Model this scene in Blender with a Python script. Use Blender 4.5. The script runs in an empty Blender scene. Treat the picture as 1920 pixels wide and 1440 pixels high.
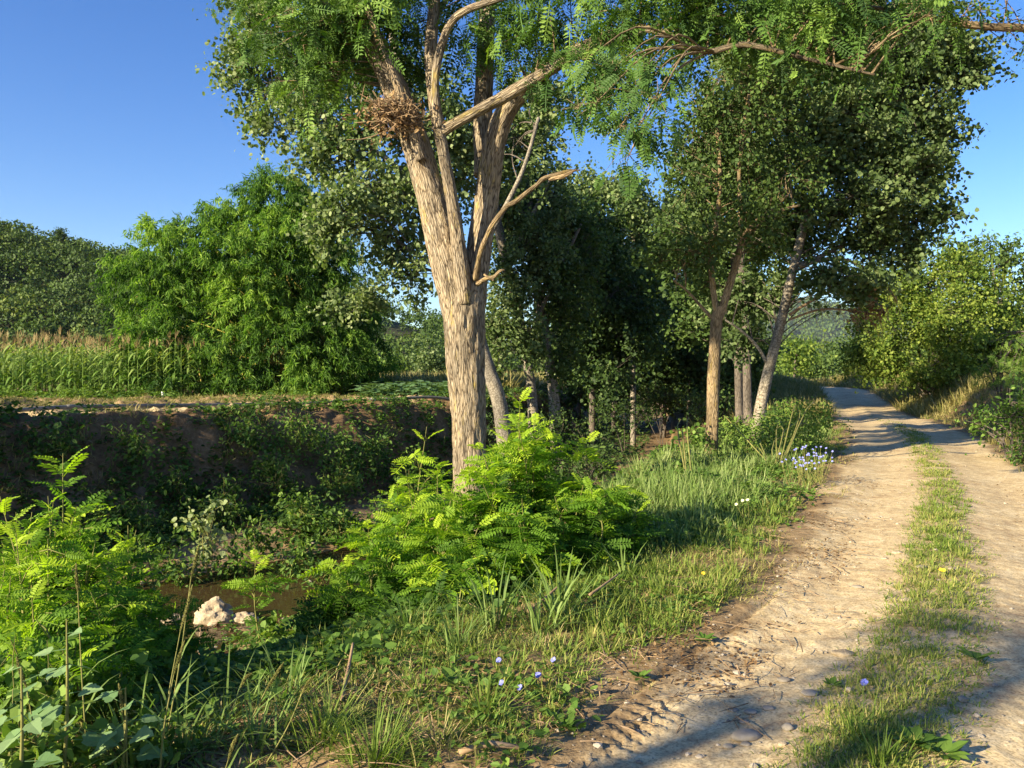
import bpy, math
import numpy as np
from math import radians as R

# ------------------------------------------------------------------ basics
F = 1550.0; CX, HZ = 960.0, 700.0; EYE = 1.6          # photo focal length (px), horizon row, eye height
SUN = np.array([-0.80, -0.60, 0.0]); SUN_EL = 21.0
SUN = SUN/np.linalg.norm(SUN)
SC = bpy.context.scene
COL = SC.collection
def rg(s): return np.random.default_rng(s)
def nrm(a): return a/np.maximum(np.linalg.norm(a, axis=-1, keepdims=True), 1e-9)
def P(px, py, D): return np.array([(px-CX)/F*D, D, EYE-(py-HZ)/F*D])

def hash3(i, j, k):
    n = (i*374761393 + j*668265263 + k*2147483647 + 1013904223) & 0xffffffff
    n = ((n ^ (n >> 13))*1274126177) & 0xffffffff
    n = ((n ^ (n >> 16))*2246822519) & 0xffffffff
    return ((n ^ (n >> 15)) & 0xffffff)/float(0xffffff)
def vnoise(p):
    p = np.asarray(p, float); i = np.floor(p).astype(np.int64); f = p-i; f = f*f*(3-2*f)
    out = 0
    for dx in (0, 1):
        for dy in (0, 1):
            for dz in (0, 1):
                w = (f[..., 0] if dx else 1-f[..., 0])*(f[..., 1] if dy else 1-f[..., 1])*(f[..., 2] if dz else 1-f[..., 2])
                out = out + w*hash3(i[..., 0]+dx, i[..., 1]+dy, i[..., 2]+dz)
    return out*2-1
def n2(x, y, s, o=0.0):
    x = np.asarray(x, float); y = np.asarray(y, float)
    return vnoise(np.stack([x*s+o, y*s-o*1.7, np.full_like(x, o*3.1+.37)], -1))
def fbm(x, y, s, oct=3, o=0.0):
    t = 0; a = 1.0
    for k in range(oct):
        t = t+a*n2(x, y, s*2**k, o+k*7.3); a *= .5
    return t
def sm(t): t = np.clip(t, 0, 1); return t*t*(3-2*t)

# ------------------------------------------------------------------ terrain function
CREEK = np.array([(-40, -12), (-20, -1), (-9, 8), (-4.5, 12.9), (-2.2, 15.2), (.8, 20), (4.2, 26.7), (7, 37), (10.2, 53), (15, 80), (25, 120)], float)
ROAD = np.array([(-12, -18), (-3.2, -4.5), (-.9, -.3), (1.4, 3.35), (2.75, 5.3), (4.3, 8.27), (6.4, 12.4), (10.1, 20.7), (12.3, 27), (14.2, 33), (16.7, 40), (20, 50), (22, 60), (21.5, 75), (18, 95)], float)
def spline(pts, n):
    pts = np.asarray(pts, float); m = len(pts)
    ext = np.vstack([2*pts[0]-pts[1], pts, 2*pts[-1]-pts[-2]])
    t = np.linspace(0, m-1-1e-9, n); i = np.floor(t).astype(int); u = (t-i)[:, None]
    a, b, c, d = ext[i], ext[i+1], ext[i+2], ext[i+3]
    return .5*((2*b)+(c-a)*u+(2*a-5*b+4*c-d)*u*u+(3*b-a-3*c+d)*u**3)
CREEKS, ROADS = spline(CREEK, 41), spline(ROAD, 43)
def pdist(x, y, pts):
    best = np.full(x.shape, 1e18); sd = np.zeros(x.shape); yc = np.zeros(x.shape)
    for a, b in zip(pts[:-1], pts[1:]):
        d = b-a; L2 = d@d
        t = np.clip(((x-a[0])*d[0]+(y-a[1])*d[1])/L2, 0, 1)
        cx, cy = a[0]+t*d[0], a[1]+t*d[1]
        q = (x-cx)**2+(y-cy)**2
        s = np.sign((x-a[0])*d[1]-(y-a[1])*d[0])
        m = q < best
        best = np.where(m, q, best); sd = np.where(m, s*np.sqrt(q), sd); yc = np.where(m, cy, yc)
    return sd, yc
def fields(x, y):
    x = np.asarray(x, float); y = np.asarray(y, float)
    d, yc = pdist(x, y, CREEKS)
    r, yr = pdist(x, y, ROADS)
    return d, yc, r, yr
def Hf(x, y, d, yc, r, yr, fine=True):
    wob = .35*n2(x, y, .45, 3.)
    w = 9.0-4.8*sm((yc-9.5)/9.0)
    tn = sm((d+wob-1.0)/(w-1.0))**1.25
    near = -2.0+2.0*tn
    u = -d+.5*wob+.25*n2(x, y, 1.3, 9.)
    top = .6
    far = -2.0+.35*sm((u-1.3)/2.4)+(top+1.65)*sm((u-4.6)/2.5)
    z = np.where(d > 0, near, far)
    rb = r-1.75+.25*n2(x, y, .6, 5.)
    z = z+np.where(d > 0, 1.25*sm(rb/2.6)*sm((y-13)/7)*sm((75-y)/20)+.25*sm(rb/2.)*sm((y-3)/5)*sm((14-y)/6), 0)
    z = z+np.where(d > 0, .6*sm((y-32)/22), 0)
    z = z+1.15*np.exp(-(((x-14.0)/4.2)**2+((y-56)/7.)**2))
    far_out = sm((np.hypot(x, y)-90)/60)
    z = z*(1-far_out)+.6*far_out
    ar = np.abs(r)
    onr = sm((1.7-ar)/.5)
    z = z+onr*(.035*np.exp(-(r/.3)**2)-.03*np.exp(-((ar-.8)/.3)**2))
    if fine:
        dist = np.hypot(x, y)
        amp = 1-sm((dist-25)/60)
        z = z+amp*(.05*(1-onr*.82)*fbm(x, y, 1.1, 2, 1.)+.022*fbm(x, y, 4.5, 2, 2.)*(1-.75*onr)+(.008*n2(x, y, 17, 4.)+.005*n2(x, y, 40, 6.))*(1-.55*onr))
        z = z+amp*np.where(d < -3.5, .16*n2(x, y, 1.7, 8.)+.09*n2(x, y, 4, 2.)+.05*n2(x, y, 9, 5.), 0)*sm((-d-3.5)/1.)
        # tyre tread pressed into the road edge
        tr = r+.93+.05*n2(x, y, .5, 3.)
        m = np.exp(-(tr/.12)**4)*sm((y-3.2)/.4)*sm((6.2-y)/.8)
        z = z-m*(.006+.007*np.sign(np.sin((x*.57+y*.82)*62+np.sign(tr)*1.4)))*np.clip(.3+1.3*n2(x, y, 3.1, 5.), 0, 1.2)
        m2 = np.exp(-((tr+.17)/.022)**2)*sm((y-3.6)/.3)*sm((6.3-y)/.5)
        z = z-m2*.022
    return z
def H(x, y, fine=True):
    x = np.atleast_1d(np.asarray(x, float)); y = np.atleast_1d(np.asarray(y, float))
    return Hf(x, y, *fields(x, y), fine=fine)
def h1(x, y): return float(H([x], [y])[0])
def ray(px, py):
    t = np.geomspace(2.0, 400, 3000)
    x = (px-CX)/F*t; z = EYE-(py-HZ)/F*t
    hit = np.nonzero(z < H(x, t))[0]
    i = hit[0] if len(hit) else len(t)-1
    return np.array([x[i], t[i], h1(x[i], t[i])])

# ------------------------------------------------------------------ mesh collector
class Geo:
    def __init__(s): s.v, s.t, s.b, s.f, s.n = [], [], [], [], 0
    def add(s, v, faces, tint=.5, bk=None, mi=0, smooth=False):
        v = np.asarray(v, np.float32).reshape(-1, 3)
        s.v.append(v); s.t.append(np.broadcast_to(np.asarray(tint, np.float32), (len(v),)))
        s.b.append(np.zeros((len(v), 3), np.float32) if bk is None else np.asarray(bk, np.float32))
        for f in faces:
            f = np.asarray(f, np.int64)
            if f.size: s.f.append((f.reshape(-1, f.shape[-1])+s.n, mi, smooth))
        s.n += len(v)
    def mesh(s, name, mats, origin):
        me = bpy.data.meshes.new(name)
        v = np.concatenate(s.v)-np.asarray(origin, np.float32)
        me.vertices.add(len(v)); me.vertices.foreach_set("co", v.ravel())
        nl = sum(f.size for f, _, _ in s.f); npoly = sum(len(f) for f, _, _ in s.f)
        me.loops.add(nl); me.polygons.add(npoly)
        me.loops.foreach_set("vertex_index", np.concatenate([f.ravel() for f, _, _ in s.f]).astype(np.int32))
        tot = np.concatenate([np.full(len(f), f.shape[1], np.int32) for f, _, _ in s.f])
        st = np.zeros(npoly, np.int32); st[1:] = np.cumsum(tot)[:-1]
        me.polygons.foreach_set("loop_start", st)
        me.polygons.foreach_set("material_index", np.concatenate([np.full(len(f), m, np.int32) for f, m, _ in s.f]))
        me.polygons.foreach_set("use_smooth", np.concatenate([np.full(len(f), q, bool) for f, _, q in s.f]))
        a = me.attributes.new("tint", 'FLOAT', 'POINT'); a.data.foreach_set("value", np.concatenate(s.t).astype(np.float32))
        if any(len(b) and np.any(b) for b in s.b):
            a = me.attributes.new("bk", 'FLOAT_VECTOR', 'POINT'); a.data.foreach_set("vector", np.concatenate(s.b).ravel())
        for m in (mats if isinstance(mats, (list, tuple)) else [mats]): me.materials.append(m)
        me.update(calc_edges=True)
        return me
    def build(s, name, mats, parent=None, origin=None):
        if not s.v: return None
        if origin is None: origin = np.array(parent.location) if parent is not None else np.zeros(3)
        o = bpy.data.objects.new(name, s.mesh(name, mats, origin)); COL.objects.link(o)
        if parent is not None: o.parent = parent
        else: o.location = [float(c) for c in origin]
        return o
class Sub:
    def __init__(s, g, mi): s.g, s.mi = g, mi
    def add(s, v, faces, tint=.5, bk=None, mi=0, smooth=False): s.g.add(v, faces, tint, bk, s.mi, smooth)
def thing(name, label, cat, loc, group=None):
    o = bpy.data.objects.new(name, None); COL.objects.link(o); o.empty_display_size = .2
    o.location = [float(c) for c in loc]; tag(o, label, cat, group); return o
def tag(o, label=None, cat=None, group=None, kind=None):
    if label: o['label'] = label
    if cat: o['category'] = cat
    if group: o['group'] = group
    if kind: o['kind'] = kind
    return o

def stamp(g, T, faces, O, U, W, S, tint=.5, mi=0, tip=0.0):
    """copy template T (k,3; x along U, y across, z along W) to every origin"""
    O = np.asarray(O, float); n, k = len(O), len(T)
    if n == 0: return
    U = nrm(np.asarray(U, float)); W = np.asarray(W, float); W = nrm(W-(W*U).sum(-1, keepdims=True)*U+1e-6); V = np.cross(W, U)
    S = np.asarray(S, float)
    if S.ndim == 0: S = np.full(n, S)
    if S.ndim == 1: S = np.repeat(S[:, None], 3, 1)
    T = np.asarray(T, float)
    v = O[:, None]+T[None, :, 0:1]*(U*S[:, 0:1])[:, None]+T[None, :, 1:2]*(V*S[:, 1:2])[:, None]+T[None, :, 2:3]*(W*S[:, 2:3])[:, None]
    off = (np.arange(n)*k)[:, None, None]
    tt = np.repeat(np.broadcast_to(np.asarray(tint, float), (n,)), k)+tip*np.tile(T[:, 0]/max(T[:, 0].max(), 1e-6), n)
    g.add(v.reshape(-1, 3), [(np.asarray(f)[None]+off).reshape(-1, np.asarray(f).shape[-1]) for f in faces], np.clip(tt, 0, 1), None, mi)

# leaf templates -----------------------------------------------------
DIAMOND = (np.array([(0, 0, 0), (.45, .36, .03), (1, 0, -.05), (.45, -.36, .03)]), [np.array([[0, 1, 2, 3]])])
ROUND = (np.array([(0, 0, 0), (.18, .42, .05), (.62, .40, .03), (1, 0, -.06), (.62, -.40, .03), (.18, -.42, .05)]), [np.array([[0, 3, 2, 1], [0, 5, 4, 3]])])
OVAL = (np.array([(0, 0, 0), (.3, .26, .06), (.72, .2, .05), (1, 0, -.03), (.72, -.2, .05), (.3, -.26, .06)]), [np.array([[0, 3, 2, 1], [0, 5, 4, 3]])])
_bo = [(0, 0), (-.06, .2), (.1, .44), (.3, .42), (.36, .33), (.5, .36), (.58, .25), (.75, .2), (1, 0)]
BROAD = (np.array([(x, y, .12*abs(y)-.12*x*x) for x, y in _bo]+[(x, -y, .12*abs(y)-.12*x*x) for x, y in _bo[1:-1]]+[(x, 0, -.12*x*x-.02) for x in (.1, .3, .36, .5, .58, .75)]), None)
_m = [16, 17, 18, 19, 20, 21]
BROAD = (BROAD[0], [np.array([[0, 16, 2, 1], [16, 17, 3, 2], [17, 18, 4, 3], [18, 19, 5, 4], [19, 20, 6, 5], [20, 21, 7, 6], [0, 9, 10, 16], [16, 10, 11, 17], [17, 11, 12, 18], [18, 12, 13, 19], [19, 13, 14, 20], [20, 14, 15, 21]]), np.array([[21, 8, 7], [21, 15, 8]])])
LANCE = (np.array([(0, 0, 0), (.4, .075, 0), (1, 0, -.25), (.4, -.075, 0)]), [np.array([[0, 1, 2, 3]])])
def compound(pairs, near=True, curve=.4, ll=.25, lw=.11, seed=0):
    r = rg(seed); V, Q = [], []
    def rz(x): return .12*x-curve*x*x
    base = OVAL if near else DIAMOND
    spots = [(.22+.74*i/(pairs-1), s) for i in range(pairs) for s in (-1, 1)]+[(.98, 0)]
    for x, s in spots:
        sz = ll*(1-.35*abs(x-.55)*1.6)*r.uniform(.85, 1.1)
        th = (math.pi/2-.35+r.uniform(-.12, .12))*s
        u = np.array([math.cos(th), math.sin(th), -.12+r.uniform(-.25, .15)]); u /= np.linalg.norm(u)
        w = np.array([r.uniform(-.2, .2), 0, 1]); w = w-w@u*u; w /= np.linalg.norm(w); v = np.cross(w, u)
        o = np.array([x, .012*s, rz(x)]); k = len(V)*1
        T = base[0]; wy = lw/ll/(.52 if near else .72)
        k0 = sum(len(a) for a in V)
        V.append(o+sz*(T[:, 0:1]*u+T[:, 1:2]*v*wy+T[:, 2:3]*w)); Q.append(base[1][0]+k0)
    k0 = sum(len(a) for a in V); xs = np.linspace(0, 1, 4); wd = .012 if near else .014
    V.append(np.array([(x, y, rz(x)-.003) for x in xs for y in (-wd, wd)])); Q.append(np.array([[k0+2*i, k0+2*i+2, k0+2*i+3, k0+2*i+1] for i in range(3)]))
    return np.concatenate(V), [np.concatenate(Q)]
PINNATE = [compound(8, True, c, seed=i) for i, c in enumerate((.3, .5, .15))]
PINFAR = [compound(7, False, c, seed=i+5) for i, c in enumerate((.35, .6))]
def blade(bend, w0=1.0):
    ts = np.array([0, .4, .75, 1]); ws = np.array([.8, 1, .65, 0])
    v = []
    for t, w in zip(ts[:3], ws[:3]): v += [(t*(1-.25*bend*t), -w*.5*w0, bend*t*t), (t*(1-.25*bend*t), w*.5*w0, bend*t*t)]
    v.append((1-.25*bend, 0, bend))
    return np.array(v), [np.array([[0, 2, 3, 1], [2, 4, 5, 3]]), np.array([[4, 6, 5]])]
BLADES = [blade(.15), blade(.45), blade(.85)]

def sticks(g, p0, p1, r0, r1, tint=.5, mi=0, sides=4):
    p0 = np.asarray(p0, float).reshape(-1, 3); p1 = np.asarray(p1, float).reshape(-1, 3); n = len(p0)
    if n == 0: return
    U = nrm(p1-p0); A = np.where(np.abs(U[:, 2:3]) > .9, np.array([[1., 0, 0]]), np.array([[0, 0, 1.]]))
    V = nrm(np.cross(U, A)); W = np.cross(U, V)
    a = np.arange(sides)*2*np.pi/sides
    ring = np.cos(a)[None, :, None]*V[:, None]+np.sin(a)[None, :, None]*W[:, None]
    r0 = np.broadcast_to(np.asarray(r0, float), (n,)); r1 = np.broadcast_to(np.asarray(r1, float), (n,))
    v = np.concatenate([p0[:, None]+ring*r0[:, None, None], p1[:, None]+ring*r1[:, None, None]], 1)
    i = np.arange(sides); j = (i+1) % sides
    q = np.stack([i, j, j+sides, i+sides], -1)
    L = np.linalg.norm(p1-p0, axis=1)
    bk = np.concatenate([ring[:, :, :]*r0[:, None, None], ring*r0[:, None, None]], 1); 
    bkk = np.stack([np.tile(np.cos(a)*1., (n, 2))*r0[:, None], np.tile(np.sin(a), (n, 2))*r0[:, None], np.concatenate([np.zeros((n, sides)), np.repeat(L[:, None], sides, 1)], 1)], -1)
    g.add(v.reshape(-1, 3), [(q[None]+(np.arange(n)*2*sides)[:, None, None]).reshape(-1, 4)], np.repeat(np.broadcast_to(np.asarray(tint, float), (n,)), 2*sides), bkk.reshape(-1, 3), mi, sides > 3)

def tube(g, pts, rad, sides=10, step=.12, ridge=0.0, mi=0, tint=.5, cap=True, seed=0, lump=.06):
    pts = np.asarray(pts, float); rad = np.asarray(rad, float)
    L = np.linalg.norm(np.diff(pts, axis=0), axis=1).sum(); n = max(4, int(L/step))
    c = spline(pts, n); rr = np.maximum(spline(rad[:, None], n)[:, 0], .001)
    tg = nrm(np.gradient(c, axis=0)); ref = np.array([0, -1., 0.])
    V = []
    v = np.cross(tg[0], ref)
    if np.linalg.norm(v) < .1: v = np.cross(tg[0], [1., 0, 0])
    for t in tg:
        v = v-(v@t)*t; v = v/np.linalg.norm(v); V.append(v)
    V = np.array(V); W = np.cross(tg, V)
    s = np.concatenate([[0], np.cumsum(np.linalg.norm(np.diff(c, axis=0), axis=1))])
    a = np.arange(sides)*2*np.pi/sides
    ca, sa = np.cos(a), np.sin(a)
    off = np.ones((n, sides))
    R0 = rr.max()
    A, S_ = np.meshgrid(a, s)
    X, Y = np.cos(A), np.sin(A)
    off += lump*vnoise(np.stack([X*1.3+seed, Y*1.3, S_*1.2], -1))
    if ridge:
        f = R0*38
        nz = vnoise(np.stack([X*f*.55+seed*3.1, Y*f*.55+.7*vnoise(np.stack([X*3, Y*3, S_*4], -1)), S_*3.0], -1))
        nz2 = vnoise(np.stack([X*f*1.2+5, Y*f*1.2, S_*7], -1))
        off += ridge*(1-np.abs(nz)*2.2)+ridge*.4*nz2
    v = c[:, None]+(rr[:, None]*off)[:, :, None]*(ca[None, :, None]*V[:, None]+sa[None, :, None]*W[:, None])
    i = np.arange(n-1)[:, None]*sides; j = np.arange(sides)[None]; k = (j+1) % sides
    q = np.stack([i+j, i+k, i+sides+k, i+sides+j], -1).reshape(-1, 4)
    bk = np.stack([X*R0+seed, Y*R0, S_], -1)
    fs = [q]
    if cap:
        fs.append(np.arange(sides)[None, ::-1]); fs.append((np.arange(sides)+(n-1)*sides)[None])
    g.add(v.reshape(-1, 3), fs, tint, bk.reshape(-1, 3), mi, True)
    return c

# ------------------------------------------------------------------ materials
def mat(name):
    m = bpy.data.materials.new(name); m.use_nodes = True; nt = m.node_tree; nt.nodes.clear()
    return m, nt, nt.nodes, nt.links
def N(nt, t, **kw):
    n = nt.nodes.new(t)
    for k, v in kw.items():
        if k in n.inputs: n.inputs[k].default_value = v
        else: setattr(n, k, v)
    return n
def ramp(nt, stops):
    n = nt.nodes.new('ShaderNodeValToRGB'); e = n.color_ramp.elements
    while len(e) < len(stops): e.new(.5)
    for el, (p, c) in zip(e, stops): el.position = p; el.color = (*c, 1)
    return n
def leaf_mat(name, dark, mid, light, trans=.38, tcol=None, rough=.6, spec=.2):
    m, nt, ns, ln = mat(name)
    at = N(nt, 'ShaderNodeAttribute', attribute_name='tint')
    rp = ramp(nt, [(0, dark), (.5, mid), (1, light)]); ln.new(at.outputs['Fac'], rp.inputs[0])
    p = N(nt, 'ShaderNodeBsdfPrincipled', Roughness=rough); p.inputs['Specular IOR Level'].default_value = spec
    ln.new(rp.outputs[0], p.inputs['Base Color'])
    t = N(nt, 'ShaderNodeBsdfTranslucent'); mx = N(nt, 'ShaderNodeMix', data_type='RGBA', blend_type='MULTIPLY'); mx.inputs[0].default_value = 1
    ln.new(rp.outputs[0], mx.inputs[6]); mx.inputs[7].default_value = (*(tcol or (1.5, 1.5, .6)), 1); ln.new(mx.outputs[2], t.inputs[0])
    ms = N(nt, 'ShaderNodeMixShader'); ms.inputs[0].default_value = trans
    ln.new(p.outputs[0], ms.inputs[1]); ln.new(t.outputs[0], ms.inputs[2])
    o = N(nt, 'ShaderNodeOutputMaterial'); ln.new(ms.outputs[0], o.inputs[0]); return m
def bark_mat(name, deep, mid, high, lichen=None, lich=.5, sx=22, sz=4, bump=.6):
    m, nt, ns, ln = mat(name)
    at = N(nt, 'ShaderNodeAttribute', attribute_name='bk')
    mp = N(nt, 'ShaderNodeMapping'); mp.inputs['Scale'].default_value = (sx, sx, sz); ln.new(at.outputs['Vector'], mp.inputs[0])
    n1 = N(nt, 'ShaderNodeTexNoise', Scale=1.0, Detail=5.0, Roughness=.6); n1.inputs['Distortion'].default_value = 1.1; ln.new(mp.outputs[0], n1.inputs['Vector'])
    vo = N(nt, 'ShaderNodeTexVoronoi', Scale=1.1, feature='DISTANCE_TO_EDGE'); ln.new(mp.outputs[0], vo.inputs['Vector'])
    vr = ramp(nt, [(0, (0, 0, 0)), (.16, (1, 1, 1))]); ln.new(vo.outputs['Distance'], vr.inputs[0])
    mu = N(nt, 'ShaderNodeMath', operation='MULTIPLY'); ln.new(n1.outputs['Fac'], mu.inputs[0]); 
    ad = N(nt, 'ShaderNodeMath', operation='MULTIPLY_ADD'); ad.inputs[1].default_value = .55; ad.inputs[2].default_value = .45
    ln.new(vr.outputs[0], ad.inputs[0]); ln.new(ad.outputs[0], mu.inputs[1])
    rp = ramp(nt, [(.18, deep), (.36, mid), (.6, high)]); ln.new(mu.outputs[0], rp.inputs[0])
    col = rp.outputs[0]
    if lichen:
        n3 = N(nt, 'ShaderNodeTexNoise', Scale=3.4, Detail=6.0, Roughness=.72)
        mp2 = N(nt, 'ShaderNodeMapping'); mp2.inputs['Scale'].default_value = (2, 2, .7); ln.new(at.outputs['Vector'], mp2.inputs[0]); ln.new(mp2.outputs[0], n3.inputs['Vector'])
        r3 = ramp(nt, [(lich, (0, 0, 0)), (lich+.1, (1, 1, 1))]); ln.new(n3.outputs['Fac'], r3.inputs[0])
        mm = N(nt, 'ShaderNodeMath', operation='MULTIPLY'); ln.new(r3.outputs[0], mm.inputs[0]); ln.new(mu.outputs[0], mm.inputs[1])
        m3 = N(nt, 'ShaderNodeMath', operation='MULTIPLY', use_clamp=True); ln.new(mm.outputs[0], m3.inputs[0]); m3.inputs[1].default_value = 1.7
        mx = N(nt, 'ShaderNodeMix', data_type='RGBA'); ln.new(m3.outputs[0], mx.inputs[0]); ln.new(col, mx.inputs[6]); mx.inputs[7].default_value = (*lichen, 1); col = mx.outputs[2]
    n4 = N(nt, 'ShaderNodeTexNoise', Scale=1.0, Detail=4.0, Roughness=.6); mp4 = N(nt, 'ShaderNodeMapping'); mp4.inputs['Scale'].default_value = (3.5, 3.5, 1.6); ln.new(at.outputs['Vector'], mp4.inputs[0]); ln.new(mp4.outputs[0], n4.inputs['Vector'])
    r4 = ramp(nt, [(.36, (.55, .56, .58)), (.52, (.95, .95, .95)), (.66, (1.12, 1.08, 1.0))]); ln.new(n4.outputs['Fac'], r4.inputs[0])
    x4 = N(nt, 'ShaderNodeMix', data_type='RGBA', blend_type='MULTIPLY'); x4.inputs[0].default_value = 1; ln.new(col, x4.inputs[6]); ln.new(r4.outputs[0], x4.inputs[7]); col = x4.outputs[2]
    p = N(nt, 'ShaderNodeBsdfPrincipled', Roughness=.9); p.inputs['Specular IOR Level'].default_value = .15; ln.new(col, p.inputs['Base Color'])
    b = N(nt, 'ShaderNodeBump', Strength=bump, Distance=.03); ln.new(mu.outputs[0], b.inputs['Height']); ln.new(b.outputs[0], p.inputs['Normal'])
    o = N(nt, 'ShaderNodeOutputMaterial'); ln.new(p.outputs[0], o.inputs[0]); return m
def plain_mat(name, c1, c2, scale=8, rough=.8, bump=.3, dist=.01, spec=.3, c3=None):
    m, nt, ns, ln = mat(name)
    tc = N(nt, 'ShaderNodeTexCoord'); n1 = N(nt, 'ShaderNodeTexNoise', Scale=float(scale), Detail=6.0, Roughness=.65); ln.new(tc.outputs['Object'], n1.inputs['Vector'])
    rp = ramp(nt, [(.3, c1), (.68, c2)]+([(.8, c3)] if c3 else [])); ln.new(n1.outputs['Fac'], rp.inputs[0])
    at = N(nt, 'ShaderNodeAttribute', attribute_name='tint'); sc = N(nt, 'ShaderNodeMath', operation='MULTIPLY_ADD'); sc.inputs[1].default_value = .7; sc.inputs[2].default_value = .65
    ln.new(at.outputs['Fac'], sc.inputs[0])
    mx = N(nt, 'ShaderNodeMix', data_type='RGBA', blend_type='MULTIPLY'); mx.inputs[0].default_value = 1; ln.new(rp.outputs[0], mx.inputs[6]); ln.new(sc.outputs[0], mx.inputs[7])
    p = N(nt, 'ShaderNodeBsdfPrincipled', Roughness=rough); p.inputs['Specular IOR Level'].default_value = spec; ln.new(mx.outputs[2], p.inputs['Base Color'])
    b = N(nt, 'ShaderNodeBump', Strength=bump, Distance=dist); ln.new(n1.outputs['Fac'], b.inputs['Height']); ln.new(b.outputs[0], p.inputs['Normal'])
    o = N(nt, 'ShaderNodeOutputMaterial'); ln.new(p.outputs[0], o.inputs[0]); return m
def ground_mat():
    m, nt, ns, ln = mat('earth')
    geo = N(nt, 'ShaderNodeNewGeometry'); pos = geo.outputs['Position']
    def noise(s, d=5.0, r=.6):
        n = N(nt, 'ShaderNodeTexNoise', Scale=s, Detail=d, Roughness=r); ln.new(pos, n.inputs['Vector']); return n.outputs['Fac']
    a, b, c = noise(1.3), noise(11.0), noise(70.0, 3.0)
    ra = ramp(nt, [(.36, (.36, .25, .14)), (.5, (.55, .425, .235)), (.62, (.66, .535, .325))])      # road dust
    s1 = N(nt, 'ShaderNodeMath', operation='MULTIPLY_ADD'); ln.new(b, s1.inputs[0]); s1.inputs[1].default_value = .55
    s0 = N(nt, 'ShaderNodeMath', operation='MULTIPLY'); ln.new(a, s0.inputs[0]); s0.inputs[1].default_value = .45; ln.new(s0.outputs[0], s1.inputs[2]); ln.new(s1.outputs[0], ra.inputs[0])
    rb = ramp(nt, [(.3, (.13, .085, .042)), (.5, (.27, .185, .095)), (.7, (.42, .31, .17))])          # soil under grass
    ln.new(s1.outputs[0], rb.inputs[0])
    rc = ramp(nt, [(.3, (.07, .042, .022)), (.52, (.18, .115, .06)), (.7, (.31, .205, .11))]); ln.new(s1.outputs[0], rc.inputs[0])  # red bank
    at = N(nt, 'ShaderNodeAttribute', attribute_name='road'); ab = N(nt, 'ShaderNodeAttribute', attribute_name='bank')
    m1 = N(nt, 'ShaderNodeMix', data_type='RGBA'); ln.new(at.outputs['Fac'], m1.inputs[0]); ln.new(rb.outputs[0], m1.inputs[6]); ln.new(ra.outputs[0], m1.inputs[7])
    m2 = N(nt, 'ShaderNodeMix', data_type='RGBA'); ln.new(ab.outputs['Fac'], m2.inputs[0]); ln.new(m1.outputs[2], m2.inputs[6]); ln.new(rc.outputs[0], m2.inputs[7])
    rs = ramp(nt, [(.36, (.62, .6, .58)), (.5, (1, 1, 1)), (.66, (1.15, 1.15, 1.15))]); ln.new(c, rs.inputs[0])
    m3 = N(nt, 'ShaderNodeMix', data_type='RGBA', blend_type='MULTIPLY'); m3.inputs[0].default_value = 1; ln.new(m2.outputs[2], m3.inputs[6]); ln.new(rs.outputs[0], m3.inputs[7])
    p = N(nt, 'ShaderNodeBsdfPrincipled', Roughness=.95); p.inputs['Specular IOR Level'].default_value = .1; ln.new(m3.outputs[2], p.inputs['Base Color'])
    h = N(nt, 'ShaderNodeMath', operation='MULTIPLY_ADD'); ln.new(c, h.inputs[0]); h.inputs[1].default_value = .35; ln.new(b, h.inputs[2])
    bp = N(nt, 'ShaderNodeBump', Strength=.4, Distance=.02); ln.new(h.outputs[0], bp.inputs['Height']); ln.new(bp.outputs[0], p.inputs['Normal'])
    o = N(nt, 'ShaderNodeOutputMaterial'); ln.new(p.outputs[0], o.inputs[0]); return m
def water_mat():
    m, nt, ns, ln = mat('creek_water')
    geo = N(nt, 'ShaderNodeNewGeometry'); n1 = N(nt, 'ShaderNodeTexNoise', Scale=3.0, Detail=3.0); ln.new(geo.outputs['Position'], n1.inputs['Vector'])
    p = N(nt, 'ShaderNodeBsdfPrincipled', Roughness=.06); p.inputs['Base Color'].default_value = (.05, .033, .014, 1); p.inputs['IOR'].default_value = 1.33
    b = N(nt, 'ShaderNodeBump', Strength=.12, Distance=.05); ln.new(n1.outputs['Fac'], b.inputs['Height']); ln.new(b.outputs[0], p.inputs['Normal'])
    o = N(nt, 'ShaderNodeOutputMaterial'); ln.new(p.outputs[0], o.inputs[0]); return m
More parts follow.
